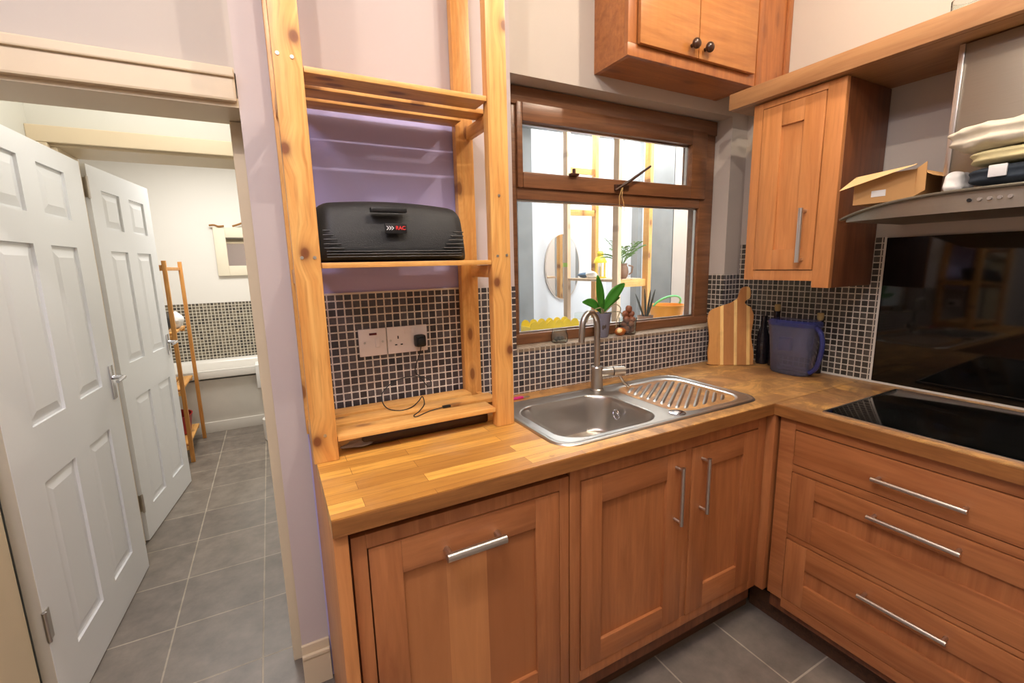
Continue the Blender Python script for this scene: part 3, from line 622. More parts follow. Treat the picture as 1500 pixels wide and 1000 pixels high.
# ================================================================== PINE SHELF UNIT
su = thing('pine_shelf_unit', 'tall slatted pine shelving unit standing on the left end of the worktop', 'shelving', (.355, 1.38, WT))
def knotted(name, kn):
    t = NT(name); v = t.mapping(); sp = t.n('ShaderNodeSeparateXYZ'); t.l(v, sp.inputs[0]); cb = t.n('ShaderNodeCombineXYZ'); t.l(sp.outputs[0], cb.inputs[0])
    zz = t.n('ShaderNodeMath', operation='MULTIPLY'); zz.inputs[1].default_value = .72; t.l(sp.outputs[2], zz.inputs[0]); t.l(zz.outputs[0], cb.inputs[2])
    cur = None
    for kx, kz in kn:
        d = t.n('ShaderNodeVectorMath', operation='DISTANCE'); t.l(cb.outputs[0], d.inputs[0]); d.inputs[1].default_value = (kx-.355, 0, (kz-WT)*.72)
        if cur is None: cur = d.outputs['Value']
        else: m = t.n('ShaderNodeMath', operation='MINIMUM'); t.l(cur, m.inputs[0]); t.l(d.outputs['Value'], m.inputs[1]); cur = m.outputs[0]
    # grain lines that bow around the knots
    ex = t.n('ShaderNodeMapRange'); ex.inputs[1].default_value = 0; ex.inputs[2].default_value = .05; ex.inputs[3].default_value = .020; ex.inputs[4].default_value = 0; t.l(cur, ex.inputs[0])
    gx = t.n('ShaderNodeMath', operation='ADD'); t.l(sp.outputs[0], gx.inputs[0]); t.l(ex.outputs[0], gx.inputs[1])
    cg = t.n('ShaderNodeCombineXYZ'); t.l(gx.outputs[0], cg.inputs[0]); t.l(sp.outputs[1], cg.inputs[1]); zs = t.n('ShaderNodeMath', operation='MULTIPLY'); zs.inputs[1].default_value = .06; t.l(sp.outputs[2], zs.inputs[0]); t.l(zs.outputs[0], cg.inputs[2])
    n1 = t.noise(cg.outputs[0], 42, 4, .6, .8); n2 = t.noise(cg.outputs[0], 160, 3, .5)
    L, D = lin((240, 186, 108)), lin((212, 140, 66)); c = t.mix(t.ramp(n1, [(.34, 0.0), (.70, .8)]), L, D); c = t.mix(t.ramp(n2, [(.5, 0.0), (.75, .35)]), c, lin((150, 84, 34)))
    c = t.mix(t.ramp(cur, [(0.0, .95), (.0095, .88), (.0125, .35), (.022, .10), (.035, 0.0)]), c, lin((118, 62, 34)))
    t.set(Base_Color=c, Roughness=.4, Coat_Weight=.1, Coat_Roughness=.25); t.bump(n2, .1, .001); M[name] = t.m
knotted('pine_left_post', [(.104, 1.947), (.083, 1.458), (.068, .972), (.062, 1.70)])
knotted('pine_right_post', [(.650, 2.08), (.606, 1.367), (.645, 1.155)])
for (x0, x1, y0, y1, pm) in ((.055, .118, 1.235, 1.268, 'pine_left_post'), (.592, .655, 1.235, 1.268, 'pine_right_post'), (.055, .118, 1.488, 1.521, 'pine'), (.592, .655, 1.488, 1.521, 'pine')):
    MB().box(x0, x1, y0, y1, WT, 2.785, .004).build('post', pm, su)
def slat_shelf(z, th=.014):
    for y0, y1, x1 in ((1.238, 1.318, .591), (1.340, 1.410, .645), (1.432, 1.502, .591)):
        MB().box(.119, x1, y0, y1, z-th, z, .002).build('slat', 'pine_x', su)
    for x0, x1 in ((.060, .078), (.629, .647)): MB().box(x0, x1, 1.269, 1.487, z-.055, z-th-.001, .003).build('cross_rail', 'pine_y', su)
slat_shelf(.974); slat_shelf(1.434); slat_shelf(1.889)
for (x, z) in ((.075, 1.447), (.104, 1.447), (.088, .985), (.620, 1.62), (.066, 1.905), (.096, 1.902), (.641, 1.447), (.610, 1.445)):
    MB().cyl((x, 1.2352, z), (x, 1.233, z), .0042, seg=12).build('screw', 'bar', su)
# knots on the front posts as turned pine discs are part of the material

# bag on the shelf
bg = thing('tool_case', 'black hatchback shaped fabric case on the middle pine shelf', 'case', (.33, 1.33, 1.435))
def bag_prof(u):  # outline top height over length
    x = u*.418; e = min(x, .418-x); rr = .045
    cut = 0 if e > rr else rr-math.sqrt(max(0, rr*rr-(rr-e)**2))
    return .156-.055*(u-.47)**2-cut*.75
mb = MB()
NU, NR = 40, 24
rows = []
for i in range(NU+1):
    u = i/NU; x = .112+.418*u; H = .004+max(.002, bag_prof(u))*1.03; e = .45+.55*min(1, (min(u, 1-u)*12)**.5); dpt = .085*e
    row = []
    for k in range(NR):
        a = 2*PI*k/NR; ca, sa = math.cos(a), math.sin(a); s1 = (abs(ca)**.45)*(1 if ca > 0 else -1); s2 = (abs(sa)**.45)*(1 if sa > 0 else -1)
        yy = 1.345+dpt*s1+.02*s2; zz = 1.4355+H/2+H/2*s2; row.append(mb.bm.verts.new((x, yy, zz)))
    rows.append(row)
for r1, r2 in zip(rows, rows[1:]):
    for k in range(NR): mb.bm.faces.new((r1[k], r1[(k+1) % NR], r2[(k+1) % NR], r2[k]))
mb.bm.faces.new(rows[0][::-1]); mb.bm.faces.new(rows[-1]); mb.build('case_body', 'bagblack', bg, auto=70)
mb = MB(); 
for zz in (1.448, 1.455, 1.462):
    mb.tube([(.135, 1.250, zz), (.33, 1.243, zz), (.50, 1.250, zz)], .0018, 6)
for k in range(5):
    zz = 1.470+.011*k; mb.tube([(.445+.008*k, 1.246, zz), (.508, 1.250, zz)], .0020, 6); mb.tube([(.130, 1.25, zz), (.178-.008*k, 1.246, zz)], .0020, 6)
mb.build('ribbing', 'black', bg)
mb = MB(); mb.box(.25, .345, 1.240, 1.262, 1.563, 1.575, .003); mb.build('top_grip', 'black', bg)
# emblem: white chevrons and red letters
emb = MB(); emb.box(.283, .341, 1.2385, 1.246, 1.508, 1.534, .001); e_ = emb.build('emblem', 'black', bg)
mb = MB()
for k in range(3):
    x = .286+.0065*k; mb.poly([(x, 1.238, 1.517), (x+.005, 1.238, 1.522), (x, 1.238, 1.527), (x+.0025, 1.238, 1.527), (x+.0078, 1.238, 1.522), (x+.0025, 1.238, 1.517)], (0, .001, 0))
mb.build('chevrons', 'whiteink', e_, smooth=False)
def text(name, body, size, loc, rot, mat, parent):
    cu = bpy.data.curves.new('tmp_text', 'FONT'); cu.body = body; cu.size = size; cu.extrude = .0006; cu.align_x = 'CENTER'; cu.align_y = 'CENTER'; cu.offset = .0004
    tmp = bpy.data.objects.new('tmp_text', cu); me = bpy.data.meshes.new_from_object(tmp); bpy.data.objects.remove(tmp); bpy.data.curves.remove(cu)
    o = bpy.data.objects.new(name, me); COL.objects.link(o); o.parent = parent; me.materials.clear(); me.materials.append(M[mat])
    P = WM[parent.name].inverted() @ Vector(loc); o.location = P; o.rotation_euler = rot; return o
text('lettering', 'RAC', .0135, (.324, 1.2378, 1.522), (PI/2, 0, 0), 'redink', e_)

# sockets
def plate(name, x0, x1, label, cat):
    t_ = thing(name, label, cat, ((x0+x1)/2, YW-.006, 1.13)); MB().box(x0, x1, YW-.016, YW-.0065, 1.130, 1.221, .003).build('faceplate', 'whiteplastic', t_); return t_
p1 = plate('fused_switch', .236, .325, 'white fused switch plate with dark red neon, left of the double socket', 'switch')
MB().box(.270, .294, YW-.018, YW-.015, 1.200, 1.207, .001).build('neon', 'darkred', p1)
MB().box(.288, .303, YW-.020, YW-.015, 1.158, 1.188, .002).build('rocker', 'whiteplastic', p1)
for x in (.254, .312): MB().cyl((x, YW-.018, 1.176), (x, YW-.015, 1.176), .004, seg=10).build('screw', 'bar', p1)
p2 = plate('double_socket', .328, .466, 'white double plug socket with a black plug in its right side', 'socket')
MB().box(.362, .366, YW-.0165, YW-.015, 1.180, 1.190).box(.352, .360, YW-.0165, YW-.015, 1.158, 1.162).box(.371, .379, YW-.0165, YW-.015, 1.158, 1.162).build('pin_slots', 'black', p2, smooth=False)
for x in (.386, .408): MB().box(x, x+.012, YW-.019, YW-.015, 1.196, 1.214, .001).build('rocker', 'whiteplastic', p2)
for x in (.338, .456): MB().cyl((x, YW-.018, 1.176), (x, YW-.015, 1.176), .004, seg=10).build('screw', 'bar', p2)
ch = thing('charging_cable', 'black plug and thin looped lead hanging from the double socket onto the slats', 'cable', (.43, YW-.03, .973))
MB().box(.415, .453, YW-.050, YW-.0165, 1.148, 1.190, .010).box(.422, .446, YW-.060, YW-.045, 1.156, 1.182, .006).build('plug', 'black', ch)
def smoothpts(P, n=8):
    out = []; P = [Vector(p) for p in P]; Q = [P[0]]+P+[P[-1]]
    for i in range(1, len(Q)-2):
        for k in range(n):
            t_ = k/n; a, b, c_, d_ = Q[i-1], Q[i], Q[i+1], Q[i+2]
            out.append(.5*((2*b)+(-a+c_)*t_+(2*a-5*b+4*c_-d_)*t_*t_+(-a+3*b-3*c_+d_)*t_**3))
    out.append(P[-1]); return out
yc_ = YW-.03
mb = MB(); mb.tube(smoothpts([(.434, yc_-.012, 1.150), (.430, yc_, 1.12), (.418, yc_, 1.09), (.412, yc_, 1.06), (.43, yc_-.01, 1.043), (.452, yc_-.02, 1.035), (.458, yc_-.03, 1.018), (.444, yc_-.03, 1.012),
    (.42, yc_-.02, 1.045), (.38, yc_-.02, 1.052), (.33, yc_-.03, 1.045), (.288, yc_-.05, 1.02), (.28, yc_-.07, .995), (.29, yc_-.10, .978), (.32, yc_-.13, .975), (.36, yc_-.12, .976), (.395, yc_-.08, .98), (.41, yc_-.075, .992),
    (.405, yc_-.11, .977), (.37, yc_-.17, .975), (.345, yc_-.20, .975), (.35, yc_-.215, .975), (.40, yc_-.185, .975), (.445, yc_-.175, .976)]), .0017, 8); mb.build('cord', 'rubber', ch)
MB().box(.445, .472, yc_-.180, yc_-.168, .9735, .9805, .002).build('connector', 'black', ch)

# things under the bottom shelf
single(MB().box(.19, .589, 1.290, 1.325, WT+.0005, WT+.034, .010), 'wooden_bar', 'darkwood', 'dark stained wooden strip lying on the worktop beneath the pine shelf', 'strip')
mb = MB(); mb.blob((.180, 1.305, WT+.009), (.045, .022, .0085), 22, 12, .13, 3); single(mb, 'plastic_wrapper', 'clearfilm', 'crumpled clear plastic wrapper beside the left pine post', 'wrapper', base=(.18, 1.305, WT+.0005), smooth=False)
pk = thing('peeler', 'bright pink plastic tool lying behind the right pine post', 'peeler', (.79, 1.475, WT+.001))
MB().box(.735, .815, 1.455, 1.470, WT+.001, WT+.010, .004).build('grip', 'pink', pk); MB().box(.815, .842, 1.458, 1.467, WT+.002, WT+.006, .001).build('blade', 'bar', pk)

# ================================================================== COUNTER OBJECTS
# chopping board leaning into the corner
ctr = Vector((1.93, 1.43, WT+.001))
out = [(-.115, .015), (-.105, .0), (.10, -.0), (.118, .015), (.120, .06), (.108, .13), (.118, .19), (.120, .225), (.105, .255), (.060, .270), (.040, .285), (.050, .300), (.055, .322), (.048, .345), (.030, .352), (.008, .345), (-.004, .325), (-.012, .300), (-.030, .280), (-.075, .262), (-.108, .240), (-.118, .20), (-.110, .12), (-.118, .06)]
pA, pB = Vector((1.905, 1.505, 0)), Vector((2.085, 1.350, 0))
t = NT('striped_board_wood'); tc = t.mapping(); sp = t.n('ShaderNodeSeparateXYZ'); t.l(tc, sp.inputs[0])
md_ = t.n('ShaderNodeMapRange'); md_.inputs[1].default_value = -.12; md_.inputs[2].default_value = .12; t.l(sp.outputs[0], md_.inputs[0])
cr = t.n('ShaderNodeValToRGB'); cr.color_ramp.interpolation = 'CONSTANT'; E_ = cr.color_ramp.elements
st = [(0, (196, 140, 74)), (.30, (238, 200, 128)), (.36, (180, 122, 66)), (.56, (240, 204, 132)), (.62, (186, 126, 68)), (.80, (236, 196, 122)), (.86, (190, 132, 72))]
while len(E_) < len(st): E_.new(.5)
for e, (p_, c_) in zip(E_, st): e.position = p_; e.color = (*lin(c_), 1)
t.l(md_.outputs[0], cr.inputs[0]); v2 = t.mapping(scale=(1, 1, .1)); g = t.noise(v2, 60, 5, .6, .8); g2 = t.noise(tc, 14, 4)
cc = t.mix(t.ramp(g, [(.4, 0.0), (.8, .45)]), cr.outputs[0], lin((150, 96, 48))); t.set(Base_Color=t.mix(t.ramp(g2, [(.55, 0.0), (.8, .4)]), cc, lin((120, 78, 42))), Roughness=.5); M['striped'] = t.m
mb = MB(); mb.poly([((p[0]+(.052*min(1, max(0, (p[1]-.25)/.05))))*.88, 0, p[1]*1.08) for p in smoothpts([(a, b, 0) for a, b in out]+[(out[0][0], out[0][1], 0)], 4)[:-1]], (0, .018, 0))
bd = single(mb, 'chopping_board', 'striped', 'striped wooden chopping board with shaped handle leaning in the corner', 'board', base=(0, 0, 0), auto=40)
bd.rotation_euler = (-.16, 0, math.radians(-36)); bd.location = (1.935, 1.395, WT+.003)
md = bd.modifiers.new('bev', 'BEVEL'); md.width = .004; md.segments = 2; md.limit_method = 'ANGLE'

# water filter jug
jg = thing('water_jug', 'blue tinted plastic filter jug standing in front of two corked bottles', 'jug', (2.022, 1.155, WT))
JC = Vector((2.022, 1.155, WT+.001)); 
def jug_ring(z, hx, hy): return [(JC.x+hx*(abs(math.cos(a))**.6)*(1 if math.cos(a) > 0 else -1), JC.y+hy*(abs(math.sin(a))**.6)*(1 if math.sin(a) > 0 else -1), JC.z+z) for a in [2*PI*k/28 for k in range(28)]]
def loft(mb, rings, cap=True):
    rs = [[mb.bm.verts.new(p) for p in r] for r in rings]
    for a, b in zip(rs, rs[1:]):
        for k in range(len(a)): mb.bm.faces.new((a[k], a[(k+1) % len(a)], b[(k+1) % len(a)], b[k]))
    if cap: mb.bm.faces.new(rs[0][::-1]); mb.bm.faces.new(rs[-1])
    return mb
loft(MB(), [jug_ring(0, .046, .075), jug_ring(.01, .052, .083), jug_ring(.12, .055, .092), jug_ring(.215, .058, .103)], True).build('jug_body', 'darkjug', jg)
loft(MB(), [jug_ring(.085, .047, .078), jug_ring(.16, .050, .088), jug_ring(.214, .052, .094)], True).build('filter_funnel', 'whiteplastic' if False else 'bluejug', jg)
loft(MB(), [jug_ring(.215, .060, .106), jug_ring(.232, .060, .106), jug_ring(.240, .052, .095)], True).build('lid', 'bluejug', jg)
MB().box(JC.x-.03, JC.x-.004, JC.y+.0, JC.y+.05, JC.z+.10, JC.z+.16, .006).build('filter_cartridge', 'whiteplastic', jg)
mb = MB(); mb.tube(smoothpts([(JC.x-.02, JC.y-.10, JC.z+.215), (JC.x-.025, JC.y-.125, JC.z+.19), (JC.x-.025, JC.y-.132, JC.z+.13), (JC.x-.022, JC.y-.115, JC.z+.05), (JC.x-.02, JC.y-.088, JC.z+.02)]), .010, 12); mb.build('handle', 'bluejug', jg)
def bottle(x, y, h, label, cork=True, r=.032):
    b_ = thing('oil_bottle', label, 'bottle', (x, y, WT+.001), 0, 'dark bottles in the worktop corner')
    MB().lathe([(r*.9, 0), (r, .006), (r, h*.58), (r*.8, h*.68), (.014, h*.78), (.013, h*.97), (.015, h)], (x, y, WT+.001), 24).build('glass_body', 'bottle', b_)
    if cork: MB().lathe([(.010, 0), (.013, .012), (.013, .030), (.010, .032)], (x, y, WT+.001+h), 16).build('cork', 'cork', b_)
bottle(2.103, 1.287, .262, 'dark bottle with tall cork behind the left side of the blue jug', r=.027)
bottle(2.112, 1.100, .236, 'dark bottle with small cork behind the right side of the blue jug', r=.021)
bottle(2.098, 1.345, .235, 'dark uncorked bottle squeezed between the chopping board and the blue jug', cork=False, r=.027)

# ================================================================== SILL OBJECTS
j = thing('glass_jar', 'small clear glass jar at the left end of the tiled sill', 'jar', (1.045, 1.565, ZS))
MB().lathe([(.030, 0), (.034, .004), (.036, .030), (.032, .042), (.029, .046), (.031, .050), (.031, .058), (.027, .058), (.027, .048), (.030, .040), (.033, .028), (.031, .006)], (1.055, 1.567, ZS+.0005), 30).build('jar_glass', 'jar', j)
for k in range(5): MB().blob((1.045+.008*(k-1.3), 1.562+.006*(k % 2), ZS+.016+.003*(k % 3)), (.009, .007, .008), 10, 8, .05, k).build('pebble', 'bark', j)
oc = thing('potted_orchid', 'orchid with broad green leaves in a violet translucent pot on the sill', 'plant', (1.275, 1.575, ZS))
OX, OY = 1.285, 1.573
MB().lathe([(.027, 0), (.030, .005), (.041, .100), (.043, .104), (.043, .108), (.040, .108), (.038, .100), (.027, .010)], (OX, OY, ZS+.001), 28).build('pot', 'pot', oc)
MB().blob((OX, OY, ZS+.052), (.034, .034, .048), 18, 12, .05, 5).build('growing_medium', 'bark', oc)
def leaf(mb, p0, p1, w, sag=.02, seg=12, up=(0, -1, .3), fold=.25):
    p0, p1 = Vector(p0), Vector(p1); d = p1-p0; side = d.cross(Vector(up)).normalized(); nrm = side.cross(d).normalized()
    def f(u, v):
        wv = w*math.sin(PI*min(1, (u*.93+.05)))**.7; c_ = p0+d*u+Vector((0, 0, sag*math.sin(PI*u))); s_ = (v-.5)*2
        return c_+side*wv*.5*s_+nrm*(abs(s_)*fold*wv*.5)
    mb.grid(seg, 4, f); return mb
base_ = (OX, OY, ZS+.110)
for tip, w_, sg in (((1.235, 1.545, 1.365), .046, .0), ((1.392, 1.550, 1.325), .050, .015), ((1.150, 1.535, 1.256), .040, .016), ((1.385, 1.570, 1.262), .024, .012), ((1.215, 1.590, 1.262), .022, .012)):
    leaf(MB(), base_, tip, w_, sg).build('leaf', 'leaf', oc, solid=.0016)
for pts in ([(OX, OY-.02, 1.20), (1.25, 1.545, 1.225), (1.20, 1.54, 1.205), (1.18, 1.545, 1.165)], [(OX, OY-.02, 1.20), (1.33, 1.545, 1.235), (1.365, 1.542, 1.215), (1.350, 1.545, 1.17), (1.345, 1.548, 1.13)], [(OX+.01, OY-.02, 1.20), (1.36, 1.545, 1.20), (1.385, 1.545, 1.175)]):
    MB().tube(smoothpts(pts), .0024, 7).build('aerial_root', 'root', oc)
MB().cyl((OX, OY, 1.180), (OX, OY, 1.215), .008, .010, 12).build('stem', 'root', oc)
tb = thing('glass_tumbler', 'clear straight tumbler heaped with brown nuts on the sill', 'tumbler', (1.445, 1.572, ZS))
TX, TY = 1.435, 1.572
MB().lathe([(.034, 0), (.036, .004), (.041, .075), (.039, .075), (.034, .008)], (TX, TY, ZS+.001), 30).build('tumbler_glass', 'jar', tb)
nuts = [(-.014, -.010, .024), (.016, -.006, .022), (.0, .010, .026), (-.015, .005, .047), (.014, .010, .046), (.005, -.017, .048), (-.016, -.008, .070), (.016, -.010, .068), (.002, .013, .070), (-.015, .002, .094), (.017, -.002, .092), (.004, -.002, .116)]
proto = None
NL = ['brown nut at the bottom left of the tumbler heap', 'brown nut at the bottom right of the tumbler heap', 'brown nut at the bottom back of the tumbler heap',
      'brown nut in the second layer at the tumbler\'s left', 'brown nut in the second layer at the tumbler\'s right', 'brown nut in the second layer at the tumbler\'s front',
      'brown nut level with the tumbler rim, left side', 'brown nut level with the tumbler rim, right side', 'brown nut level with the tumbler rim, at the back',
      'left one of two brown nuts above the tumbler rim', 'right one of two brown nuts above the tumbler rim', 'topmost brown nut of the heap in the tumbler']
for i, (dx, dy, dz) in enumerate(nuts):
    if proto is None: proto = MB().blob((0, 0, 0), (.0175, .0145, .0155), 14, 10, .05, 4).build('nut', 'nut', None, auto=90); o = proto
    else: o = proto.copy(); COL.objects.link(o)
    o.location = (TX+dx, TY+dy, ZS+dz); o.rotation_euler = (i*.7, i*1.3, i*2.1)
    tag(o, NL[i], 'nut', 'nuts heaped in the tumbler')
ap = thing('halved_apple', 'cut apple piece lying between the orchid pot and the nut tumbler', 'apple', (1.372, 1.556, ZS))
MB().blob((1.378, 1.556, ZS+.019), (.030, .018, .0185), 18, 12, .02, 3).build('skin', 'apple', ap)
MB().blob((1.367, 1.5465, ZS+.024), (.016, .009, .011), 14, 10, .02, 6).build('flesh', 'appleflesh', ap)

# ================================================================== ON THE HOOD
bx = thing('cardboard_box', 'open brown cardboard box on the hood beside the tall cabinet', 'box', (1.87, .79, 1.59))
zb = 1.592
mb = MB(); mb.box(1.80, 1.803, .70, .868, zb, 1.682); mb.box(1.985, 1.988, .70, .868, zb, 1.682); mb.box(1.803, 1.985, .70, .703, zb, 1.682); mb.box(1.803, 1.985, .865, .868, zb, 1.682); mb.box(1.803, 1.985, .703, .865, zb, zb+.003)
mb.build('box_walls', 'card', bx, smooth=False)
mb = MB(); mb.poly([(1.803, .868, 1.682), (1.800, .70, 1.682+.012), (1.765, .688, 1.655+.035), (1.752, .890, 1.640)], (.003, 0, .003)); mb.build('front_flap', 'cardin', bx, smooth=False)
mb = MB(); mb.poly([(1.803, .70, 1.682), (1.985, .70, 1.682), (1.975, .665, 1.66), (1.815, .665, 1.66)], (0, .003, .003)); mb.build('end_flap', 'card', bx, smooth=False)
mb = MB(); mb.poly([(1.803, .70, 1.684), (1.800, .700, 1.60), (1.795, .672, 1.615), (1.800, .676, 1.700)], (.003, 0, 0)); mb.build('corner_flap', 'card', bx, smooth=False)
MB().box(1.7985, 1.8, .775, .815, 1.612, 1.632).build('printed_sticker', 'whiteink', bx, smooth=False)
from mathutils import noise as MN
def fold(name, mat, label, c, r, seed, amp=.006, layers=2, group='folded towels and cloths on the hood'):
    """a folded textile: rounded slab with creases and fold lines round its edge"""
    mb = MB(); nu, nv = 72, 36; rows = []
    for i in range(1, nv):
        th = -PI/2+PI*i/nv; row = []
        for k in range(nu):
            a = 2*PI*k/nu; sg = lambda q, e: math.copysign(abs(q)**e, q)
            ce = sg(math.cos(th), .45); x = r[0]*sg(math.cos(a), .6)*ce; y = r[1]*sg(math.sin(a), .6)*ce; z = r[2]*sg(math.sin(th), .8)
            groove = 1-.07*abs(math.cos(layers*th))**6
            n_ = MN.noise(Vector((x*14+seed, y*14, z*30)))*amp+MN.noise(Vector((x*45, y*45+seed, z*60)))*amp*.4
            d = Vector((x, y, z)).normalized()
            row.append(mb.bm.verts.new((c[0]+x*groove+d.x*n_, c[1]+y*groove+d.y*n_, c[2]+z+max(-.002, d.z*n_*1.2) if z < 0 else c[2]+z+d.z*n_*1.2)))
        rows.append(row)
    for a_, b_ in zip(rows, rows[1:]):
        for k in range(nu): mb.bm.faces.new((a_[k], a_[(k+1) % nu], b_[(k+1) % nu], b_[k]))
    mb.bm.faces.new(rows[0][::-1]); mb.bm.faces.new(rows[-1])
    return single(mb, name, mat, label, 'cloth', group, base=(c[0], c[1], c[2]-r[2]), auto=80)
fold('folded_cloth', 'navy', 'dark navy folded cloth with pale check, lowest of the stack on the hood', (1.775, .420, 1.624), (.085, .145, .026), 5, .006)
fold('folded_towel', 'white', 'crumpled white cloth at the left edge of the stack on the hood', (1.790, .595, 1.622), (.050, .024, .030), 8, .008)
fold('folded_towel', 'cloth_y', 'pale yellow thin towel in the middle of the stack on the hood', (1.775, .420, 1.672), (.088, .148, .020), 9, .006)
fold('folded_towel', 'cloth_w', 'thick cream towel on top of the stack on the hood', (1.785, .440, 1.730), (.100, .172, .036), 12, .018, 3)
mb = MB(); mb.box(1.683, 1.690, .468, .503, 1.615, 1.645, .002); single(mb, 'checked_cloth_corner', 'whiteink', 'pale checked cloth corner hanging in front of the navy folded cloth', 'cloth')

# ================================================================== LEAN-TO BEYOND THE WINDOW
struct('wall_lean_to_far', B(.6, 3.2, 3.55, 3.62, 0, 2.9), 'ext', label='bright white far wall of the lean-to with an oval mirror')
struct('wall_lean_to_right', B(2.95, 3.02, 1.75, 3.55, 0, 2.9), 'ext', label='white boarded right wall of the lean-to')
struct('wall_lean_to_near', B(.6, .825, 1.751, 1.76, 0, 2.9), 'ext', label='added white skin on the outer face of the kitchen wall')  # unseen bright skin added for the oval mirror to reflect
struct('floor_lean_to', B(.4, 3.02, 1.76, 3.6, -.05, 0), 'extfloor', label='pale floor of the lean-to')
struct('wall_lean_to_post', B(1.88, 2.02, 3.40, 3.55, 0, 2.9), 'extgrey', label='grey post against the lean-to wall at the left of the window')
for (y0, y1, m, l_) in ((3.07, 3.15, 'extgrey', 'narrow grey board on the lean-to wall behind the stand'), (2.68, 2.90, 'extgrey', 'wide weathered grey board on the lean-to wall right of the stand')):
    single(B(2.90, 2.95, y0, y1, 0, 2.8), 'wall_board', m, l_, 'board', smooth=False)
single(B(2.90, 2.95, 2.40, 2.67, 0, 2.8), 'wall_board', 'extbeige', 'pale beige board at the right edge of the window view', 'board', smooth=False)
struct('ceiling_lean_to', MB().box(1.2, 3.0, 3.30, 3.36, 2.50, 2.56).box(1.2, 3.0, 2.9, 2.95, 2.56, 2.62), 'extgrey', label='grey roof battens of the lean-to')
struct('window_ledge_outside', B(.85, 2.2, 1.755, 2.05, 1.04, 1.072), 'extbeige', label='pale outer ledge carrying pots behind the window')
# stand
sf = thing('plant_stand', 'pale pine upright stand seen through the window in the lean-to', 'stand', (2.40, 2.93, 0))
for x, y, m in ((2.256, 3.255, 'pine_pale'), (2.256, 2.62, 'pine_pale'), (2.556, 3.255, 'pine'), (2.556, 2.62, 'pine')):
    MB().box(x, x+.035, y-.03, y+.03, 0, 2.6, .003).build('upright', m, sf)
for z, m in ((1.865, 'pine_y'), (1.285, 'pine_pale'), (2.205, 'pine_y')):
    if z != 1.285: MB().box(2.291, 2.556, 3.24, 3.262, z-.05, z, .003).build('side_rail', 'pine_x', sf)
    MB().box(2.291, 2.556, 2.61, 2.632, z-.055 if z == 1.285 else z-.05, z, .003).build('side_rail', 'pine_x', sf) if z == 1.285 else None
for x0, x1 in ((2.262, 2.34), (2.36, 2.44), (2.46, 2.55)): MB().box(x0, x1, 2.652, 3.222, 1.270, 1.290, .002).build('shelf_board', 'pine_pale', sf)
MB().box(2.2525, 2.2555, 3.222, 3.288, 1.385, 1.42).build('tape_band', 'limetape', sf, smooth=False)
SZ = 1.291
# oval mirror
mr_ = thing('oval_mirror', 'oval mirror with thin pale rim on the white lean-to wall', 'mirror', (2.42, 3.54, 1.38))
def oval(r1, r2, y): return [(2.42+r1*math.cos(2*PI*k/48), y, 1.385+r2*math.sin(2*PI*k/48)) for k in range(48)]
MB().poly(oval(.195, .305, 3.535), (0, .012, 0)).build('rim', 'extbeige', mr_); MB().poly(oval(.185, .295, 3.533), (0, .002, 0)).build('mirror_glass', 'mirror', mr_)
# lantern
lt = thing('lantern', 'yellow metal candle lantern on the pine stand shelf', 'lantern', (2.40, 2.965, SZ))
LX, LY = 2.40, 2.965
MB().lathe([(.050, 0), (.050, .008), (.038, .012)], (LX, LY, SZ), 24).build('base', 'yellow', lt)
for k in range(6): a = k*PI/3; MB().cyl((LX+.042*math.cos(a), LY+.042*math.sin(a), SZ+.008), (LX+.042*math.cos(a), LY+.042*math.sin(a), SZ+.125), .0035, seg=8).build('bar', 'yellow', lt)
MB().lathe([(.055, .122), (.052, .135), (.040, .160), (.024, .175), (.026, .180), (.028, .200), (.018, .215), (.005, .22)], (LX, LY, SZ), 24).build('domed_lid', 'yellow', lt)
MB().lathe([(.014, .005), (.014, .09)], (LX, LY, SZ+.002), 16).build('candle', 'white', lt)
MB().tube([(LX-.02*math.cos(a), LY, SZ+.215+.03*math.sin(a)) for a in [i*PI/8 for i in range(9)]], .002, 6).build('carry_ring', 'yellow', lt)
# palm in a jug
pp = thing('potted_palm', 'feathery palm in a glazed face jug on the pine stand', 'plant', (2.40, 2.70, SZ))
PX, PY = 2.40, 2.70
MB().lathe([(.030, 0), (.042, .02), (.048, .05), (.042, .085), (.034, .10), (.038, .115), (.034, .115), (.028, .10)], (PX, PY, SZ), 24).build('jug', 'stone', pp)
MB().tube([(PX+.03, PY-.035, SZ+.10), (PX+.05, PY-.06, SZ+.09), (PX+.045, PY-.055, SZ+.045), (PX+.03, PY-.04, SZ+.03)], .006, 8).build('jug_handle', 'stone', pp)
rnd = random.Random(3)
for k in range(12):
    a = k*2*PI/12+.3; el = .35+.6*rnd.random(); L_ = .19+.05*rnd.random(); pts = []
    for i in range(7):
        s_ = i/6; pts.append(Vector((PX+math.cos(a)*L_*s_*.62, PY+math.sin(a)*L_*s_*.75, SZ+.10+L_*1.1*s_*el+.06*s_-.09*s_*s_)))
    mb = MB(); mb.tube(pts, .0018, 5)
    for i in range(2, 7):
        for sd in (-1, 1):
            d_ = (pts[i]-pts[i-1]).normalized(); sv = d_.cross(Vector((0, 0, 1))).normalized()*sd
            leaf(mb, pts[i], pts[i]+(sv*.05+d_*.035)*(1.2-.1*i), .009, .004, 4)
    mb.build('frond', 'palm', pp, solid=.0008)
single(MB().blob((2.37, 3.135, SZ+.022), (.05, .075, .022), 20, 12, .08, 2), 'folded_cloth', 'bluecloth', 'blue grey cloth bundle at the left of the stand shelf', 'cloth')
single(MB().blob((2.33, 2.99, SZ+.028), (.028, .07, .030), 20, 12, .09, 7), 'crumpled_cloth', 'white', 'crumpled white cloth in front of the yellow lantern', 'cloth')
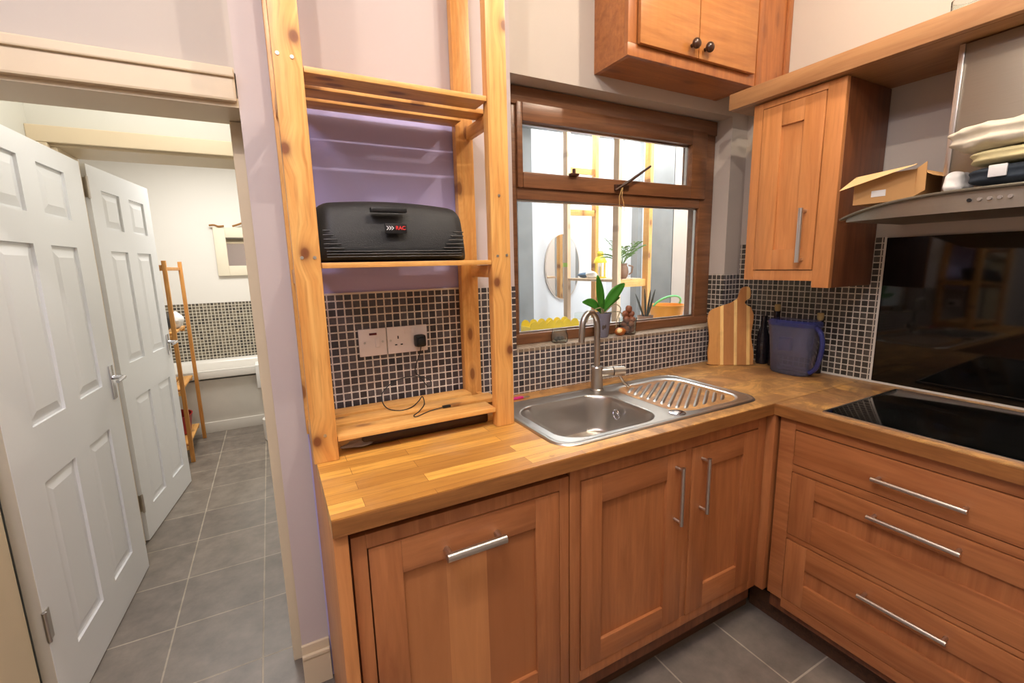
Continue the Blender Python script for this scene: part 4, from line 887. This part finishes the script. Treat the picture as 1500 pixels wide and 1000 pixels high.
# scalloped trough
tr = MB(); zt = 1.073
for k in range(6):
    x = 1.075+.047*k; pts = [(x, 1.84, zt), (x+.0475, 1.84, zt), (x+.0475, 1.84, zt+.045)]+[(x+.0237+.0237*math.cos(a), 1.84, zt+.045+.028*math.sin(a)) for a in [i*PI/8 for i in range(1, 8)]]+[(x, 1.84, zt+.045)]
    tr.poly(pts, (0, .006, 0)); tr.poly([(p[0], p[1]+.09, p[2]) for p in pts], (0, .006, 0))
tr.box(1.075, 1.357, 1.846, 1.93, zt, zt+.006); tr.box(1.075, 1.081, 1.846, 1.93, zt, zt+.045); tr.box(1.351, 1.357, 1.846, 1.93, zt, zt+.045)
single(tr, 'planter_trough', 'yellow', 'yellow scalloped trough outside the lower left of the window', 'planter', smooth=False)
sn = thing('spiky_plant', 'dark spiky leaved plant outside between the tumbler and orange bucket', 'plant', (1.84, 1.87, zt))
MB().lathe([(.035, 0), (.045, .045), (.042, .045), (.033, .005)], (1.845, 1.88, zt), 24).build('pot', 'stone', sn); MB().lathe([(.001, .036), (.041, .038)], (1.845, 1.88, zt), 20).build('soil', 'bark', sn)
for tip, w_ in (((1.750, 1.86, 1.245), .014), ((1.862, 1.86, 1.262), .013), ((1.826, 1.87, 1.270), .012), ((1.905, 1.87, 1.262), .014)):
    leaf(MB(), (1.845+(tip[0]-1.84)*.15, 1.875, zt+.03), tip, w_, 0, 8).build('leaf', 'snake', sn, solid=.002)
bk = thing('toy_bucket', 'orange bucket with mint green handle outside the lower right pane', 'bucket', (2.03, 1.88, zt))
MB().lathe([(.076, 0), (.082, .004), (.098, .085), (.104, .088), (.104, .096), (.095, .096), (.092, .085), (.078, .008)], (2.025, 1.895, zt), 36).build('bucket_body', 'orange', bk)
MB().tube([(2.025-.103*math.cos(a), 1.895-.045*math.sin(a), zt+.092+.055*math.sin(a)) for a in [i*PI/12 for i in range(13)]], .006, 10).build('carry_handle', 'green', bk)
wr_ = thing('seed_tray', 'small white tray with mint lid outside behind the orchid pot', 'tray', (1.40, 1.90, zt))
MB().box(1.37, 1.50, 1.86, 1.93, zt, zt+.055, .004).build('tray_body', 'whiteplastic', wr_); MB().box(1.385, 1.48, 1.87, 1.92, zt+.055, zt+.09, .004).build('lid', 'green' if False else 'jar', wr_)

# ================================================================== BATHROOM
bt = thing('bathtub', 'white panelled bath along the far bathroom wall', 'bath', (-.3, 4.97, 0))
MB().box(-1.5, .45, 4.665, 4.68, .095, .475, .002).box(-1.5, .45, 4.650, 4.68, .0, .095, .003).build('side_panel', 'panel', bt)
mb = MB()
def tubf(u, v):
    x = -1.5+1.95*u; y = 4.625+.66*v; z = .56; d = sdrr(x, y, -1.42, .37, 4.695, 5.225, .14); z -= .36*sstep(.0, -.10, d); 
    e = min(v, 1)*.66; z -= 0
    return (x, y, z)
mb.grid(70, 34, tubf); mb.build('tub', 'bath', bt, auto=60); MB().box(-1.5, .45, 4.625, 4.640, .495, .559, .006).build('rim_front', 'bath', bt)
tw = MB(); tw.box(-.195, -.02, 4.612, 4.622, .36, .568, .004); tw.box(-.195, -.02, 4.612, 4.80, .562, .572, .004); single(tw, 'bath_mat', 'white', 'white bath mat folded over the right end of the bath rim', 'mat')
bm_ = MB(); bm_.lathe([(.060, 0), (.068, .01), (.072, .16), (.070, .185), (.045, .205), (.01, .21)], (-.10, 4.20, 0.001), 24); single(bm_, 'pedal_bin', 'bath', 'small white bin at the right edge of the bathroom doorway', 'bin')
rk = thing('bathroom_rack', 'slim bamboo ladder rack behind the far white door', 'rack', (-.75, 4.25, 0))
RP = [(-.645, 3.985), (-.630, 4.53), (-.93, 3.985), (-.93, 4.53)]
for x, y in RP: MB().box(x-.013, x+.013, y-.013, y+.013, .002, 1.50, .002).build('pole', 'bamboo', rk)
for z in (.13, .55, .97):
    for k in range(3): MB().box(-.915+.095*k, -.84+.095*k, 4.0, 4.515, z, z+.015, .002).build('slat', 'pine_y', rk)
    for y in (3.985, 4.53): MB().box(-.916, -.659, y-.008, y+.008, z-.03, z-.0, .002).build('crossbar', 'pine_x', rk)
MB().box(-.650, -.632, 3.999, 4.517, 1.43, 1.455, .002).build('top_bar', 'bamboo', rk); MB().box(-.916, -.659, 3.977, 3.993, 1.43, 1.47, .002).build('top_bar', 'bamboo', rk)
mb = MB(); mb.lathe([(.11, 0), (.13, .01), (.155, .15), (.160, .155), (.150, .155), (.125, .015)], (-.79, 4.30, .146), 30, sx=.85); single(mb, 'washing_bowl', 'red', 'dark red plastic bowl on the bottom shelf of the bamboo rack', 'bowl')
single(MB().blob((-.73, 4.13, 1.06), (.06, .09, .075), 18, 12, .07, 5), 'wash_bag', 'black', 'black wash bag on the upper shelf of the bamboo rack', 'bag')
single(MB().blob((-.68, 4.32, 1.05), (.05, .06, .065), 18, 12, .1, 9), 'face_cloth', 'white', 'crumpled white cloth beside the black bag on the rack', 'cloth')
mm = thing('bathroom_mirror', 'square mirror with wide cream frame on the white bathroom wall', 'mirror', (-.17, 5.29, 1.37))
mb = MB(); x0, x1, z0, z1, w_ = -.435, .10, 1.372, 1.835, .095
mb.box(x0, x0+w_, 5.265, 5.298, z0, z1, .003); mb.box(x1-w_, x1, 5.265, 5.298, z0, z1, .003); mb.box(x0+w_, x1-w_, 5.265, 5.298, z0, z0+w_, .003); mb.box(x0+w_, x1-w_, 5.265, 5.298, z1-w_, z1, .003); mb.build('frame', 'frame_cream', mm)
B(x0+w_, x1-w_, 5.285, 5.295, z0+w_, z1-w_).build('mirror_glass', 'mirror', mm, smooth=False)
for pts, l_ in (([(-.46, 5.26, 1.85), (-.42, 5.255, 1.853), (-.385, 5.26, 1.842), (-.34, 5.255, 1.846)], 'short twisted driftwood piece on the left corner of the bathroom mirror'), ([(-.27, 5.26, 1.845), (-.22, 5.26, 1.862), (-.15, 5.26, 1.892)], 'thin slanting driftwood stick on top of the bathroom mirror')):
    single(MB().tube(smoothpts(pts), .009, 8), 'driftwood', 'drift', l_, 'driftwood')
gb = MB(); gb.lathe([(.03, 0), (.034, .01), (.036, .09), (.034, .09), (.03, .012)], (1.87, .655, 2.059), 24); single(gb, 'drinking_glass', 'jar', 'clear glass standing on the cornice board at the top right', 'glass')
